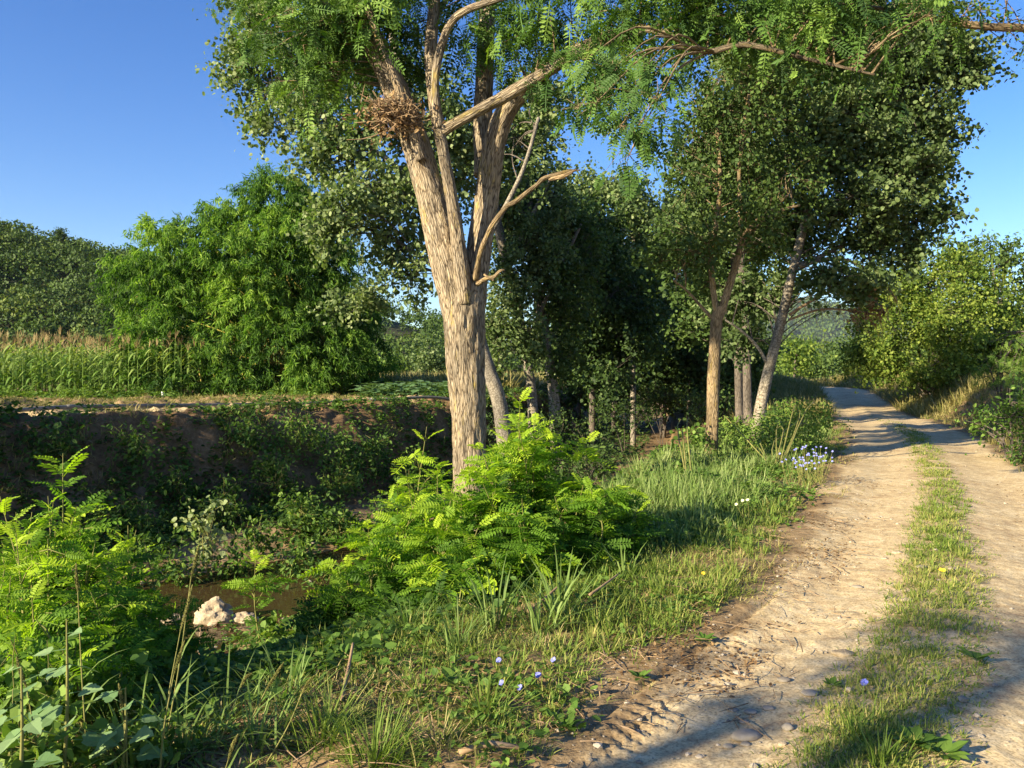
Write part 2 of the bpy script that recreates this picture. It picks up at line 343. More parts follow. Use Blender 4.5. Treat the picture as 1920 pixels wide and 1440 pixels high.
M = dict(
    earth=ground_mat(), water=water_mat(),
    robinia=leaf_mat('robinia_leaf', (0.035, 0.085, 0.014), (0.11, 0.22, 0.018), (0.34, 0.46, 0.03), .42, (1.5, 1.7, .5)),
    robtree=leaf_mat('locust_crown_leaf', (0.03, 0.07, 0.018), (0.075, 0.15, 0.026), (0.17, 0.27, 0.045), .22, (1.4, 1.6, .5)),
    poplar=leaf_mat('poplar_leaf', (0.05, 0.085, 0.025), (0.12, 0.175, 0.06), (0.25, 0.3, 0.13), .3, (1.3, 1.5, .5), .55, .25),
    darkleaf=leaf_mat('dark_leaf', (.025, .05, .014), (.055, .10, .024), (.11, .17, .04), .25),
    bamboo=leaf_mat('bamboo_leaf', (.035, .085, .016), (.115, .22, .032), (.28, .40, .07), .36, (1.4, 1.6, .5)),
    hazel=leaf_mat('hazel_leaf', (0.04, 0.08, 0.014), (0.125, 0.195, 0.03), (0.27, 0.33, 0.065), .4, (1.4, 1.5, .5)),
    shrub=leaf_mat('shrub_leaf', (0.03, 0.07, 0.014), (0.085, 0.165, 0.026), (0.2, 0.3, 0.06), .36),
    grass=leaf_mat('grass_blade', (0.06, 0.11, 0.016), (0.17, 0.25, 0.04), (0.42, 0.38, 0.13), .35, (1.3, 1.4, .5)),
    drygrass=leaf_mat('dry_grass_blade', (0.13, 0.16, 0.035), (0.3, 0.27, 0.1), (0.5, 0.41, 0.2), .3, (1.2, 1.2, .7)),
    reed=leaf_mat('reed_blade', (0.08, 0.13, 0.035), (0.17, 0.26, 0.06), (0.3, 0.36, 0.14), .3),
    maize=leaf_mat('maize_leaf', (0.06, 0.12, 0.02), (0.15, 0.26, 0.05), (0.34, 0.4, 0.12), .32),
    tassel=leaf_mat('maize_tassel', (.22, .16, .07), (.36, .27, .12), (.45, .36, .18), .2),
    crop=leaf_mat('crop_leaf', (0.05, 0.11, 0.035), (0.11, 0.21, 0.08), (0.22, 0.32, 0.14), .25),
    wood=leaf_mat('far_wood_leaf', (0.03, 0.06, 0.015), (0.07, 0.12, 0.022), (0.16, 0.2, 0.04), .2),
    litter=leaf_mat('dead_leaf', (.06, .035, .016), (.17, .10, .045), (.36, .25, .12), .15, (1.1, 1, .8)),
    bark=bark_mat('locust_bark', (.035, .026, .018), (.25, .195, .13), (.45, .375, .265), (.45, .34, .08), .56, 34, 4.6, 1.0),
    bark2=bark_mat('young_locust_bark', (.07, .05, .028), (.25, .18, .1), (.42, .32, .19), (.42, .30, .07), .56, 34, 6, .9),
    pale=bark_mat('poplar_bark', (.08, .068, .05), (.22, .19, .145), (.33, .295, .235), None, .5, 10, 14, .35),
    grey=bark_mat('grey_bark', (.05, .042, .034), (.12, .10, .08), (.2, .17, .14), None, .5, 18, 5, .6),
    culm=plain_mat('bamboo_culm', (.30, .25, .05), (.48, .38, .09), 4, .5, .1),
    twig=plain_mat('dead_twig', (.16, .10, .055), (.34, .24, .14), 9, .9, .2),
    stem=plain_mat('green_stem', (.12, .13, .03), (.24, .22, .07), 9, .7, .1),
    rock=plain_mat('pale_rock', (.24, .18, .11), (.46, .38, .26), 7, .92, .9, .04, .2),
    cobble=plain_mat('grey_cobble', (.20, .17, .13), (.36, .31, .24), 12, .85, .35, .01, .25),
    pipe=plain_mat('grey_pipe', (.10, .095, .085), (.2, .19, .17), 3, .55, .1),
    white=plain_mat('white_plastic', (.66, .66, .64), (.78, .78, .76), 5, .5, .05),
    chicory=plain_mat('chicory_petal', (.15, .17, .55), (.26, .28, .66), 20, .7, .0),
    yellow=plain_mat('yellow_petal', (.75, .5, .02), (.85, .62, .03), 20, .7, .0),
    cream=plain_mat('cream_petal', (.5, .5, .28), (.7, .7, .45), 20, .7, .0),
    hillsoil=plain_mat('hill_soil', (.03, .038, .014), (.06, .06, .025), .2, 1., .2),
)

# ------------------------------------------------------------------ world, sun, camera
w = bpy.data.worlds.new("World"); SC.world = w; w.use_nodes = True
nt = w.node_tree; bgd = nt.nodes['Background']
sky = nt.nodes.new('ShaderNodeTexSky'); sky.sky_type = 'NISHITA'; sky.sun_disc = False
sky.sun_elevation = R(SUN_EL); sky.sun_rotation = math.atan2(SUN[0], SUN[1])
sky.air_density = 1.0; sky.dust_density = .35; sky.ozone_density = 3.0; sky.altitude = 200
hs = nt.nodes.new('ShaderNodeHueSaturation'); hs.inputs['Saturation'].default_value = 1.28; hs.inputs['Hue'].default_value = .515
nt.links.new(sky.outputs[0], hs.inputs['Color']); nt.links.new(hs.outputs[0], bgd.inputs[0]); bgd.inputs[1].default_value = .077
sd = bpy.data.lights.new('sun', 'SUN'); sd.energy = 5.0; sd.angle = R(.55); sd.color = (1, .86, .61)
so = bpy.data.objects.new('sun', sd); COL.objects.link(so)
from mathutils import Vector
ce = math.cos(R(SUN_EL)); sv = Vector((SUN[0]*ce, SUN[1]*ce, math.sin(R(SUN_EL))))
so.rotation_euler = sv.to_track_quat('Z', 'Y').to_euler(); so.location = sv*50
cd = bpy.data.cameras.new('camera'); cam = bpy.data.objects.new('camera', cd); COL.objects.link(cam); SC.camera = cam
cam.location = (0, 0, EYE); cam.rotation_euler = (R(90), 0, 0)
cd.sensor_width = 36; cd.lens = 36*F/1920; cd.shift_y = (HZ-720)/1920; cd.clip_start = .05; cd.clip_end = 9000
SC.view_settings.view_transform = 'Standard'; SC.view_settings.look = 'None'; SC.view_settings.gamma = 1; SC.view_settings.exposure = 1.55
SC.cycles.max_bounces = 6; SC.cycles.diffuse_bounces = 3; SC.cycles.glossy_bounces = 2; SC.cycles.transmission_bounces = 4; SC.cycles.transparent_max_bounces = 4
SC.cycles.use_denoising = True; SC.cycles.denoiser = 'OPENIMAGEDENOISE'; SC.cycles.denoising_input_passes = 'RGB_ALBEDO_NORMAL'

# ------------------------------------------------------------------ ground, road, water
def build_ground():
    ang = np.concatenate([np.arange(-180, -44, 2.), np.arange(-44, 44, .13), np.arange(44, 180, 2.)])
    rad = np.concatenate([np.linspace(.4, 2, 12, endpoint=False), np.geomspace(2, 70, 560, endpoint=False), np.geomspace(70, 5250, 70)])
    A, Rr = np.meshgrid(np.radians(ang), rad)
    x, y = Rr*np.sin(A), Rr*np.cos(A)
    d, yc, r, yr = fields(x, y)
    z = Hf(x, y, d, yc, r, yr)
    na, nr = len(ang), len(rad)
    edge = .22*fbm(x, y, 1.6, 3, 12.)
    hl = np.clip(.9+.05*y, .9, 1.5)
    road = sm((np.where(r < 0, hl, 1.45)-np.abs(r)+edge)/.22)
    med = np.exp(-(r/.3)**4)*sm((22-y)/10)*sm((n2(x, y, 1.8, 21.)+.7)/.5)
    roadc = np.maximum(road*(1-.35*med)*np.where(y > 90, 0, 1), .8*sm((-d-7.3+.5*edge)/.4)*sm((10.6+d+edge)/1.))
    bank = sm((-d-3.6+.3*edge)/.8)*sm((9.2+d)/1.2)
    soil = sm((np.abs(d)-1.0)/.4)
    bank = np.maximum(bank, .5*(1-soil))
    verts = np.stack([x, y, z], -1).reshape(-1, 3)
    i = (np.arange(nr-1)*na)[:, None]; j = np.arange(na)[None]; k = (j+1) % na
    q = np.stack([i+j, i+na+j, i+na+k, i+k], -1).reshape(-1, 4)[:, ::-1]
    isroad = (road.ravel()[q].mean(1) > .5) & (y.ravel()[q].mean(1) < 92) & (y.ravel()[q].mean(1) > -18)
    # the small disc under the camera
    for name, sel in (('ground', ~isroad), ('dirt_road', isroad)):
        qq = q[sel]; used, inv = np.unique(qq, return_inverse=True)
        g = Geo(); g.add(verts[used], [inv.reshape(-1, 4)], .5, None, 0, True)
        if name == 'ground':
            c = np.arange(na); g.add(np.concatenate([verts[c], [[0, 0, h1(0, 0)]]]), [np.stack([c, (c+1) % na, np.full(na, na)], -1)[:, ::-1]], .5, None, 0, True)
        o = g.build(name, M['earth'])
        for an, arr in (('road', roadc), ('bank', bank)):
            a = o.data.attributes.new(an, 'FLOAT', 'POINT'); vals = arr.ravel()[used]
            if name == 'ground': vals = np.concatenate([vals, arr.ravel()[:na], [1.]])
            a.data.foreach_set('value', vals.astype(np.float32))
        tag(o, kind='structure')
build_ground()
def build_water():
    c = spline(CREEK, 260); c = c[c[:, 1] < 23]; t = nrm(np.gradient(c, axis=0)); nn = np.stack([t[:, 1], -t[:, 0]], -1)
    g = Geo(); L = c-nn*1.9; Rr = c+nn*2.1; n = len(c)
    v = np.zeros((2*n, 3)); v[:n, :2] = L; v[n:, :2] = Rr; v[:, 2] = -1.93
    i = np.arange(n-1); g.add(v, [np.stack([i, i+n, i+n+1, i+1], -1)], .5, None, 0, True)
    tag(g.build('creek_water', M['water']), kind='structure')
build_water()

# ------------------------------------------------------------------ foliage tools
def lobe_pts(r, c, rad, n, hollow=.55):
    d = nrm(r.normal(size=(n, 3))); u = r.random((n, 1))**hollow
    lump = 1+.28*vnoise(d*1.7+r.uniform(0, 50))[:, None]
    return c+d*u*rad*lump, d
def PL(lobes, D0=None):
    """lobes given as (px, py, D, rx, ry[, depth factor])"""
    out = []
    for l in lobes:
        px, py, D, rx, ry = l[:5]; k = l[5] if len(l) > 5 else 1.
        out.append((P(px, py, D), np.array([rx, .5*(rx+ry)*k, ry])*D/F))
    return out
def spray(g, r, c, out, n, tmpl, size, spread, droop=.2, tint=.5, tv=.25, up=.6, mi=0, sw=1.0):
    """n leaves round every twig centre c; out = twig direction"""
    m = len(c); ii = np.repeat(np.arange(m), n); k = len(ii)
    pos = c[ii]+out[ii]*(r.normal(0, 1, (k, 1))*spread*1.3)+r.normal(0, spread*.62, (k, 3))
    U = nrm(out[ii]*.6+r.normal(0, .8, (k, 3))+np.array([0, 0, -droop]))
    W = nrm(r.normal(0, .65, (k, 3))+np.array([0, 0, up])+out[ii]*.35)
    tt = np.broadcast_to(np.asarray(tint, float), (m,))[ii]+r.normal(0, tv, k)
    sz = size*r.uniform(.5, 1.4, k)
    tm = tmpl if isinstance(tmpl, list) else [tmpl]
    pick = r.integers(0, len(tm), k)
    for q, (T, f) in enumerate(tm):
        s = pick == q
        stamp(g, T, f, pos[s], U[s], W[s], np.stack([sz[s], sz[s]*sw, sz[s]], -1), np.clip(tt[s], 0, 1), mi)
def crown(gl, gt, r, lobes, limb_pts, dens, n_leaf, tmpl, size, spread, droop=.2, tint=.5, tv=.25, up=.6, hollow=.5, twig_r=.012, hubs=6, gap=.0, mi=0, clump_tv=.18, sw=1., sub_r=.035):
    """leaf twigs through every lobe, tied to the limbs by real branches"""
    for ci, (c, rad) in enumerate(lobes):
        n = max(4, int(dens*(rad[0]*rad[2]+rad[0]*rad[1]+rad[1]*rad[2])/3))
        pts, dr = lobe_pts(r, c, rad, n, hollow)
        if gap:
            keep = vnoise(pts*(1.1/np.mean(rad))*1.6+ci*3.3) > gap-1
            pts, dr = pts[keep], dr[keep]
        if not len(pts): continue
        lt = tint+r.normal(0, clump_tv*.5)
        spray(gl, r, pts, nrm(dr+np.array([0, 0, -droop*.6])+r.normal(0, .5, pts.shape)), n_leaf, tmpl, size, spread, droop, lt+r.normal(0, clump_tv, len(pts)), tv, up, mi, sw)
        if gt is not None and limb_pts is not None:
            nh = min(hubs, len(pts)); h = c+(pts[r.permutation(len(pts))[:nh]]-c)*.5
            for q in h:
                dd = np.linalg.norm(limb_pts-q, axis=1)+np.maximum(limb_pts[:, 2]-q[2], 0)*1.5; kk = min(14, len(dd)); a = limb_pts[np.argpartition(dd, kk-1)[:kk][r.integers(0, kk)]]
                L = np.linalg.norm(q-a)
                if L > 2.6: continue
                tube(gt, [a, a*.6+q*.4+np.array([0, 0, .1*L])+r.normal(0, .05*L, 3), q], [sub_r*.6+.003*L, sub_r*.5, sub_r*.25], 5, max(.2, L/8), cap=False)
            j = np.argmin(((pts[:, None]-h[None])**2).sum(-1), 1)
            a = h[j]; mid = a*.5+pts*.5+r.normal(0, .06, pts.shape)*np.linalg.norm(pts-a, axis=1, keepdims=True)
            sticks(gt, a, mid, twig_r, twig_r*.75, .5, 0, 3); sticks(gt, mid, pts+dr*spread*.8, twig_r*.75, twig_r*.3, .5, 0, 3)
def limbs_px(spec, D, snap=False):
    """[(px, py, width_px[, D])...] -> world points and radii"""
    pts = np.array([P(s[0], s[1], s[3] if len(s) > 3 else D) for s in spec]); rad = np.array([s[2]*.5*(s[3] if len(s) > 3 else D)/F for s in spec])
    if snap: pts[0, 2] = min(pts[0, 2], h1(pts[0, 0], pts[0, 1])-.05)
    return pts, rad

# ------------------------------------------------------------------ trees
def make_tree(name, label, cat, D, trunk, limbs, lobes, mats, leaf, seed, group=None, trunk_kw=None, limb_name='limb', hang=None):
    r = rg(seed); tp, tr = limbs_px(trunk, D, True)
    root = thing(name, label, cat, (tp[0][0], tp[0][1], h1(tp[0][0], tp[0][1])), group)
    kw = dict(sides=18, step=.12, ridge=.03); kw.update(trunk_kw or {})
    g = Geo(); c = tube(g, tp, tr, seed=seed, **kw); g.build('trunk', mats[0], root)
    lp = [c[len(c)//4:]]
    for i, L in enumerate(limbs):
        p, q = limbs_px(L, D); g = Geo(); k2 = dict(kw); k2['sides'] = max(8, int(kw['sides']*.6))
        lp.append(tube(g, p, q, seed=seed+i+1, **k2)); g.build(limb_name, mats[0], root)
    lp = np.concatenate(lp)
    gl = Geo(); gt = Sub(gl, 1)
    crown(gl, gt, r, PL(lobes), lp, **leaf)
    if hang: hang(gl, gt, r, lp)
    gl.build('crown', [mats[1], mats[2]], root)
    return root, lp

# main locust in front of the creek
DM = 11.2
pop = dict(dens=85, n_leaf=34, tmpl=ROUND, size=.1, spread=.19, droop=.25, tint=.5, tv=.22, up=.3, hollow=.45, gap=.62, twig_r=.009)
rob = dict(dens=60, n_leaf=11, tmpl=PINFAR, size=.31, spread=.15, droop=.35, tint=.45, tv=.2, up=.9, hollow=.6, gap=.8, twig_r=.006, sub_r=.02)
def hanging(gl, gt, r, lp):
    # long fronds hanging nearer the viewer from the right-hand limb
    for (px, py, D, n) in ((1120, 190, 8.5, 18), (1165, 235, 8.3, 16), (1205, 225, 8.0, 16), (1235, 185, 8.0, 14), (1180, 290, 8.2, 10), (1150, 130, 8.8, 22), (1215, 120, 8.6, 22), (1100, 110, 9, 22), (1085, 200, 9, 12), (1190, 170, 8.4, 20)):
        c = P(px, py, D)
        pos = c+r.normal(0, .13, (n, 3)); U = nrm(r.normal(0, .5, (n, 3))+np.array([0, 0, -.75])); W = nrm(r.normal(0, .6, (n, 3))+np.array([-.3, -.8, .4]))
        for q in range(3): stamp(gl, *PINNATE[q], pos[q::3], U[q::3], W[q::3], r.uniform(.22, .33, len(pos[q::3])), np.clip(r.normal(.35, .16, len(pos[q::3])), 0, 1))
        a = lp[np.argmin(np.linalg.norm(lp-c, axis=1))]
        tube(gt, [a, (a+c)/2+np.array([0, 0, .25]), c], [.016, .011, .006], 5, .2, cap=False)
        sticks(gt, np.repeat(c[None], n, 0), pos, .004, .002, .5, 0, 3)
main_tree, main_lp = make_tree('locust_tree', 'tall forked locust tree with thick lichen covered trunk rising out of the bright green saplings', 'tree', DM,
    [(896, 1060, 92), (888, 960, 72), (881, 860, 63), (878, 760, 65), (873, 680, 71), (871, 600, 77), (871, 550, 73), (875, 515, 46)],
    [[(866, 600, 66), (854, 540, 66), (833, 460, 62), (808, 370, 55), (782, 275, 50), (750, 190, 46), (712, 100, 44), (668, 20, 38), (630, -70, 32), (600, -190, 24)],
     [(872, 570, 32, 11.0), (861, 470, 27, 10.95), (846, 370, 23, 10.9), (830, 280, 21, 10.9), (822, 235, 24, 10.9), (812, 170, 22, 11), (808, 90, 24, 11.1), (815, 10, 20, 11.2), (826, -90, 14, 11.3)],
     [(888, 570, 48, 11.3), (899, 460, 44, 11.4), (912, 370, 44, 11.5), (925, 280, 42, 11.5), (946, 215, 38, 11.5), (985, 165, 30, 11.4), (1040, 118, 25, 11.2), (1110, 80, 19, 10.8), (1180, 55, 15, 10.3), (1250, 62, 13, 9.9), (1320, 96, 11, 9.6), (1400, 84, 10, 9.4), (1520, 112, 7, 9.2), (1640, 140, 4, 9.)],
     [(823, 250, 22, 10.9), (860, 228, 20, 10.85), (930, 190, 22, 10.8), (1000, 150, 23, 10.7), (1080, 105, 17, 10.5), (1180, 70, 12, 10.2), (1290, 20, 8, 9.9), (1400, -40, 9, 9.7)],
     [(905, 330, 34, 11.75), (905, 240, 34, 11.85), (908, 150, 32, 11.9), (912, 50, 30, 12), (918, -80, 22, 12.1)],
     [(790, 300, 22, 10.95), (770, 235, 19, 10.85), (742, 150, 16, 10.8), (705, 60, 14, 10.8), (680, -30, 10, 10.8)],
     [(822, 240, 16, 10.85), (815, 160, 15, 10.8), (828, 85, 15, 10.8), (858, 30, 14, 10.7), (930, 0, 12, 10.6), (1010, -20, 9, 10.5)]],
    [(640, 30, 11, 110, 110), (560, 60, 11, 90, 80), (720, -40, 11, 130, 90), (760, 60, 11.6, 90, 80), (600, 150, 11.3, 80, 60), (870, 20, 11.4, 110, 80), (960, 60, 11.2, 90, 70), (1050, 30, 10.8, 120, 80), (1180, 20, 10.3, 120, 90),
     (1020, -60, 11, 200, 90), (1300, 20, 9.9, 130, 70), (1430, 40, 9.6, 130, 70), (1560, 30, 9.3, 120, 50), (1640, 70, 9.1, 70, 35), (1120, 120, 10.3, 90, 60), (1600, 10, 9.3, 130, 60), (1740, 20, 9.1, 90, 45), (1300, 50, 9.7, 80, 40), (1000, 110, 10.9, 70, 60), (760, 130, 11.5, 60, 60), (500, 30, 11.5, 60, 60), (1330, -60, 9.9, 200, 70), (640, 90, 12.2, 110, 80)],
    (M['bark'], M['robtree'], M['bark2']), rob, 11, trunk_kw=dict(sides=96, step=.03, ridge=.06, lump=.05), hang=hanging)
g = Geo()
p, q = limbs_px([(892, 525, 19, 11), (900, 478, 15, 10.8), (911, 448, 14, 10.7), (926, 418, 14, 10.62), (950, 388, 12, 10.57), (968, 377, 13, 10.5), (1005, 348, 11, 10.42), (1022, 334, 12, 10.4), (1064, 322, 10, 10.35), (1088, 319, 3, 10.3)], 11); q = q*.68
tube(g, p, q, 14, .025, .07, seed=31, lump=.14)
p, q = limbs_px([(1030, 336, 7, 10.4), (1058, 330, 9, 10.3), (1082, 317, 2, 10.25)], 11); tube(g, p, q, 8, .05, .04, seed=32)
g.build('broken_branch', M['bark2'], main_tree)
g = Geo(); p, q = limbs_px([(895, 532, 9, 11), (912, 522, 8, 10.75), (926, 519, 7, 10.7), (938, 508, 6, 10.62), (946, 506, 3, 10.6)], 11); tube(g, p, q, 10, .025, .08, seed=33, lump=.15)
p, q = limbs_px([(908, 515, 5, 10.8), (926, 526, 4, 10.7)], 11); tube(g, p, q, 6, .05, cap=True)
g.build('branch_stub', M['bark2'], main_tree)
# tangle of dead twigs in the fork
def twig_tangle():
    r = rg(5); c = P(742, 212, 10.75); g = Geo(); n = 420
    a = c+r.normal(0, 1, (n, 3))*np.array([.155, .11, .1]); d = nrm(r.normal(0, 1, (n, 3))*np.array([1.3, .8, .7])); L = r.uniform(.06, .3, (n, 1))
    sticks(g, a-d*L*.5, a+d*L*.5, .006, .003, r.random(n), 0, 3)
    m = 500; b = c+np.array([-.06, 0, -.05])+r.normal(0, 1, (m, 3))*np.array([.22, .13, .13])
    stamp(g, *OVAL, b, nrm(r.normal(0, 1, (m, 3))+np.array([0, 0, -.8])), r.normal(0, 1, (m, 3)), r.uniform(.04, .09, m), r.random(m), 1)
    for (px, py, qx, qy) in ((770, 235, 675, 176), (745, 255, 700, 170), (760, 240, 665, 230), (740, 240, 650, 262)):
        p0, p1 = P(px, py, 10.7), P(qx, qy, 10.6); tube(g, [p0, (p0+p1)/2+r.normal(0, .03, 3), p1], [.009, .007, .003], 5, .1)
    o = g.build('twig_tangle', [M['twig'], M['litter']], None, c)
    tag(o, 'brown tangle of dead twigs and leaves lodged high in the fork of the thick trunk', 'twigs')
twig_tangle()

# younger locust by the road
D2 = 16.2
make_tree('locust_tree', 'slim young locust tree with a bare straight stem at the edge of the dirt road', 'tree', D2,
    [(1334, 930, 28), (1334, 860, 24), (1336, 780, 22), (1338, 700, 22), (1341, 640, 21), (1344, 598, 22), (1350, 575, 18)],
    [[(1345, 600, 12), (1337, 540, 11), (1333, 480, 10), (1345, 410, 9), (1350, 330, 7), (1345, 240, 8)],
     [(1347, 600, 17), (1360, 560, 15), (1380, 495, 13), (1392, 450, 10), (1412, 420, 8), (1445, 395, 6), (1478, 365, 4)],
     [(1386, 480, 9), (1388, 400, 8), (1386, 320, 7), (1395, 240, 8), (1410, 150, 6)],
     [(1396, 445, 9), (1430, 415, 8), (1462, 395, 6), (1500, 385, 4)],
     [(1338, 600, 7), (1315, 575, 6), (1288, 545, 4), (1262, 525, 3)]],
    [(1310, 440, 16, 80, 90), (1390, 350, 16.6, 90, 90), (1290, 320, 16.4, 60, 90), (1330, 230, 16.4, 80, 90), (1420, 230, 16.4, 100, 100), (1350, 130, 16.2, 90, 80), (1460, 140, 16.4, 110, 80), (1480, 330, 16.6, 70, 70), (1440, 420, 15.6, 55, 45), (1400, 390, 15.6, 50, 50), (1270, 480, 16.2, 60, 50), (1420, 470, 16.8, 50, 50), (1320, 545, 16.6, 40, 35)],
    (M['bark2'], M['darkleaf'], M['bark2']), dict(rob, dens=95, n_leaf=34, tmpl=DIAMOND, size=.085, spread=.15, tint=.6, droop=.3, hollow=.5, gap=.72), 23, trunk_kw=dict(sides=28, step=.06, ridge=.045))

# poplars
PG = 'poplars along the creek'
make_tree('poplar_tree', 'broad grey green poplar with a pale leaning trunk just behind the thick locust', 'tree', 24,
    [(958, 835, 31), (938, 765, 28), (918, 700, 26), (900, 640, 24), (872, 540, 22), (840, 420, 24), (800, 290, 22), (760, 160, 18), (725, 30, 14)],
    [[(880, 560, 12), (800, 490, 9), (720, 440, 7), (650, 420, 5)], [(830, 390, 12), (740, 310, 9), (640, 240, 7), (560, 200, 5)], [(790, 260, 12), (680, 170, 9), (560, 110, 7), (470, 80, 5)], [(868, 530, 12), (930, 420, 10), (980, 320, 8), (1010, 220, 6)]],
    [(455, 130, 24, 55, 50), (430, 95, 24, 30, 25), (500, 60, 24, 75, 65), (460, 10, 24, 50, 40), (540, 190, 24, 80, 70), (500, 235, 24, 50, 35), (600, 110, 25, 90, 90), (640, 270, 24, 100, 75), (590, 300, 24, 55, 45), (720, 370, 24, 100, 90), (640, 400, 23, 65, 60), (600, 440, 23, 42, 40), (750, 500, 24, 75, 70), (690, 560, 24, 45, 40), (625, 570, 23, 26, 28),
     (800, 240, 25, 90, 120), (700, 190, 25, 90, 90), (960, 290, 26, 90, 90), (1010, 200, 26, 80, 80), (800, 400, 25, 60, 80), (560, -20, 25, 110, 60), (870, 300, 26, 60, 100)],
    (M['pale'], M['poplar'], M['grey']), dict(pop, dens=62, size=.115, tint=.62), 41, trunk_kw=dict(sides=16, step=.2, ridge=.02))
make_tree('poplar_tree', 'slender poplar with mottled grey trunk, left of the pair in the dark grove', 'tree', 30,
    [(1004, 790, 21), (996, 730, 19), (980, 640, 18), (965, 560, 20), (950, 500, 19), (930, 400, 16), (915, 280, 12), (905, 160, 8)],
    [[(985, 660, 10), (1010, 590, 8), (1030, 550, 6)], [(950, 500, 10), (1000, 400, 8), (1040, 320, 5)]],
    [(930, 620, 29, 40, 60), (960, 540, 29.5, 60, 70), (1010, 470, 30, 70, 80), (950, 400, 31, 70, 80), (1000, 640, 29, 45, 50), (915, 700, 29, 25, 40), (1030, 380, 31, 60, 80)],
    (M['pale'], M['poplar'], M['grey']), dict(pop, dens=75, tint=.38, size=.11), 42, trunk_kw=dict(sides=14, step=.25, ridge=.02))
make_tree('poplar_tree', 'slender poplar with mottled grey trunk, right of the pair in the dark grove', 'tree', 31,
    [(1044, 800, 23), (1038, 740, 20), (1025, 650, 18), (1012, 570, 20), (1000, 480, 18), (990, 360, 14), (985, 240, 10)],
    [[(1010, 560, 9), (1060, 480, 7), (1090, 420, 5)]],
    [(1060, 560, 31, 60, 80), (1080, 460, 32, 70, 80), (1060, 670, 31, 40, 50), (1000, 360, 32, 60, 70)],
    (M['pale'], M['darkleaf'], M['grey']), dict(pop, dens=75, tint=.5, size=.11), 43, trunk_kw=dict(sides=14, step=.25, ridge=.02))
make_tree('alder_tree', 'dark dense broad tree filling the middle of the creek grove', 'tree', 36,
    [(1110, 770, 13), (1112, 650, 12), (1115, 540, 10), (1118, 420, 6)], [],
    [(1100, 460, 36, 80, 80), (1120, 560, 36, 90, 90), (1070, 620, 36.5, 60, 70), (1140, 660, 36, 80, 80), (1060, 440, 37, 50, 70), (1090, 390, 36.5, 50, 45), (1180, 600, 37, 60, 90)],
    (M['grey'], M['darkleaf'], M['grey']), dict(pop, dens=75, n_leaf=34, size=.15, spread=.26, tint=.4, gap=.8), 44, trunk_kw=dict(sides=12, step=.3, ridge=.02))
make_tree('poplar_tree', 'lighter green slender poplar with one thin sunlit stem behind the creek grove', 'tree', 40,
    [(1187, 780, 11), (1187, 720, 10), (1186, 650, 9), (1186, 560, 10), (1188, 440, 8), (1190, 350, 5)], [],
    [(1180, 385, 40, 55, 55), (1200, 450, 40, 65, 70), (1190, 540, 40, 70, 80), (1230, 500, 40, 50, 90), (1130, 370, 41, 40, 40), (1210, 620, 40, 50, 60), (1090, 350, 41, 45, 30), (1255, 420, 41, 40, 70), (1150, 700, 40, 20, 20)],
    (M['pale'], M['poplar'], M['grey']), dict(pop, dens=65, n_leaf=32, size=.14, spread=.27, tint=.42, gap=.7), 45, trunk_kw=dict(sides=10, step=.3, ridge=.02))
BP, _ = make_tree('poplar_tree', 'largest poplar, leaning right beside the bend of the road with a wide dark crown', 'tree', 18.5,
    [(1408, 860, 25), (1420, 800, 23), (1428, 755, 21), (1440, 700, 20), (1455, 640, 18), (1470, 580, 17), (1486, 510, 16), (1503, 440, 15), (1520, 370, 13), (1538, 290, 12), (1552, 200, 9), (1560, 90, 7), (1565, -20, 5)],
    [[(1520, 375, 15), (1560, 310, 12), (1620, 240, 9), (1690, 180, 6)], [(1530, 330, 14), (1500, 260, 11), (1450, 180, 8), (1400, 100, 5)], [(1508, 420, 12), (1570, 372, 10), (1650, 345, 8), (1730, 330, 5)], [(1490, 500, 9), (1540, 480, 8), (1600, 455, 6), (1660, 470, 4)], [(1443, 690, 7), (1420, 650, 6), (1390, 620, 5), (1360, 600, 3)]],
    [(1500, 300, 18.5, 90, 90), (1580, 250, 18.5, 110, 90), (1540, 140, 18.5, 120, 90), (1640, 130, 18.5, 110, 90), (1720, 110, 18.5, 90, 70), (1700, 210, 18.5, 100, 70), (1770, 240, 18.5, 50, 45), (1660, 310, 18.5, 110, 75), (1740, 320, 18.5, 60, 55), (1590, 380, 18, 90, 60), (1690, 400, 18.5, 80, 50), (1760, 400, 18.5, 35, 35), (1640, 450, 18.5, 80, 40), (1710, 455, 18.5, 40, 30), (1450, 200, 18.5, 90, 90), (1430, 100, 18.5, 90, 90), (1530, 50, 18.5, 140, 80), (1680, 40, 19, 130, 70), (1560, 520, 17.5, 60, 40), (1460, 540, 19.5, 50, 50), (1610, 555, 18.5, 40, 28), (1400, 300, 19.5, 70, 90), (1450, 420, 19.5, 60, 60), (1400, 640, 19.5, 45, 35), (1370, 560, 20, 60, 60), (1800, 160, 18.5, 40, 50), (1780, 90, 18.5, 60, 50), (1840, 120, 18.5, 30, 25), (1350, 230, 19.5, 60, 70), (1300, 330, 20, 50, 70), (1340, 430, 20, 50, 60), (1630, 520, 18, 50, 35), (1700, 490, 18.5, 40, 25), (1480, 440, 19.5, 70, 60)],
    (M['pale'], M['poplar'], M['grey']), dict(pop, dens=150, n_leaf=34, size=.085, spread=.13, sub_r=.02, tint=.28, droop=.3), 46, trunk_kw=dict(sides=18, step=.18, ridge=.02))
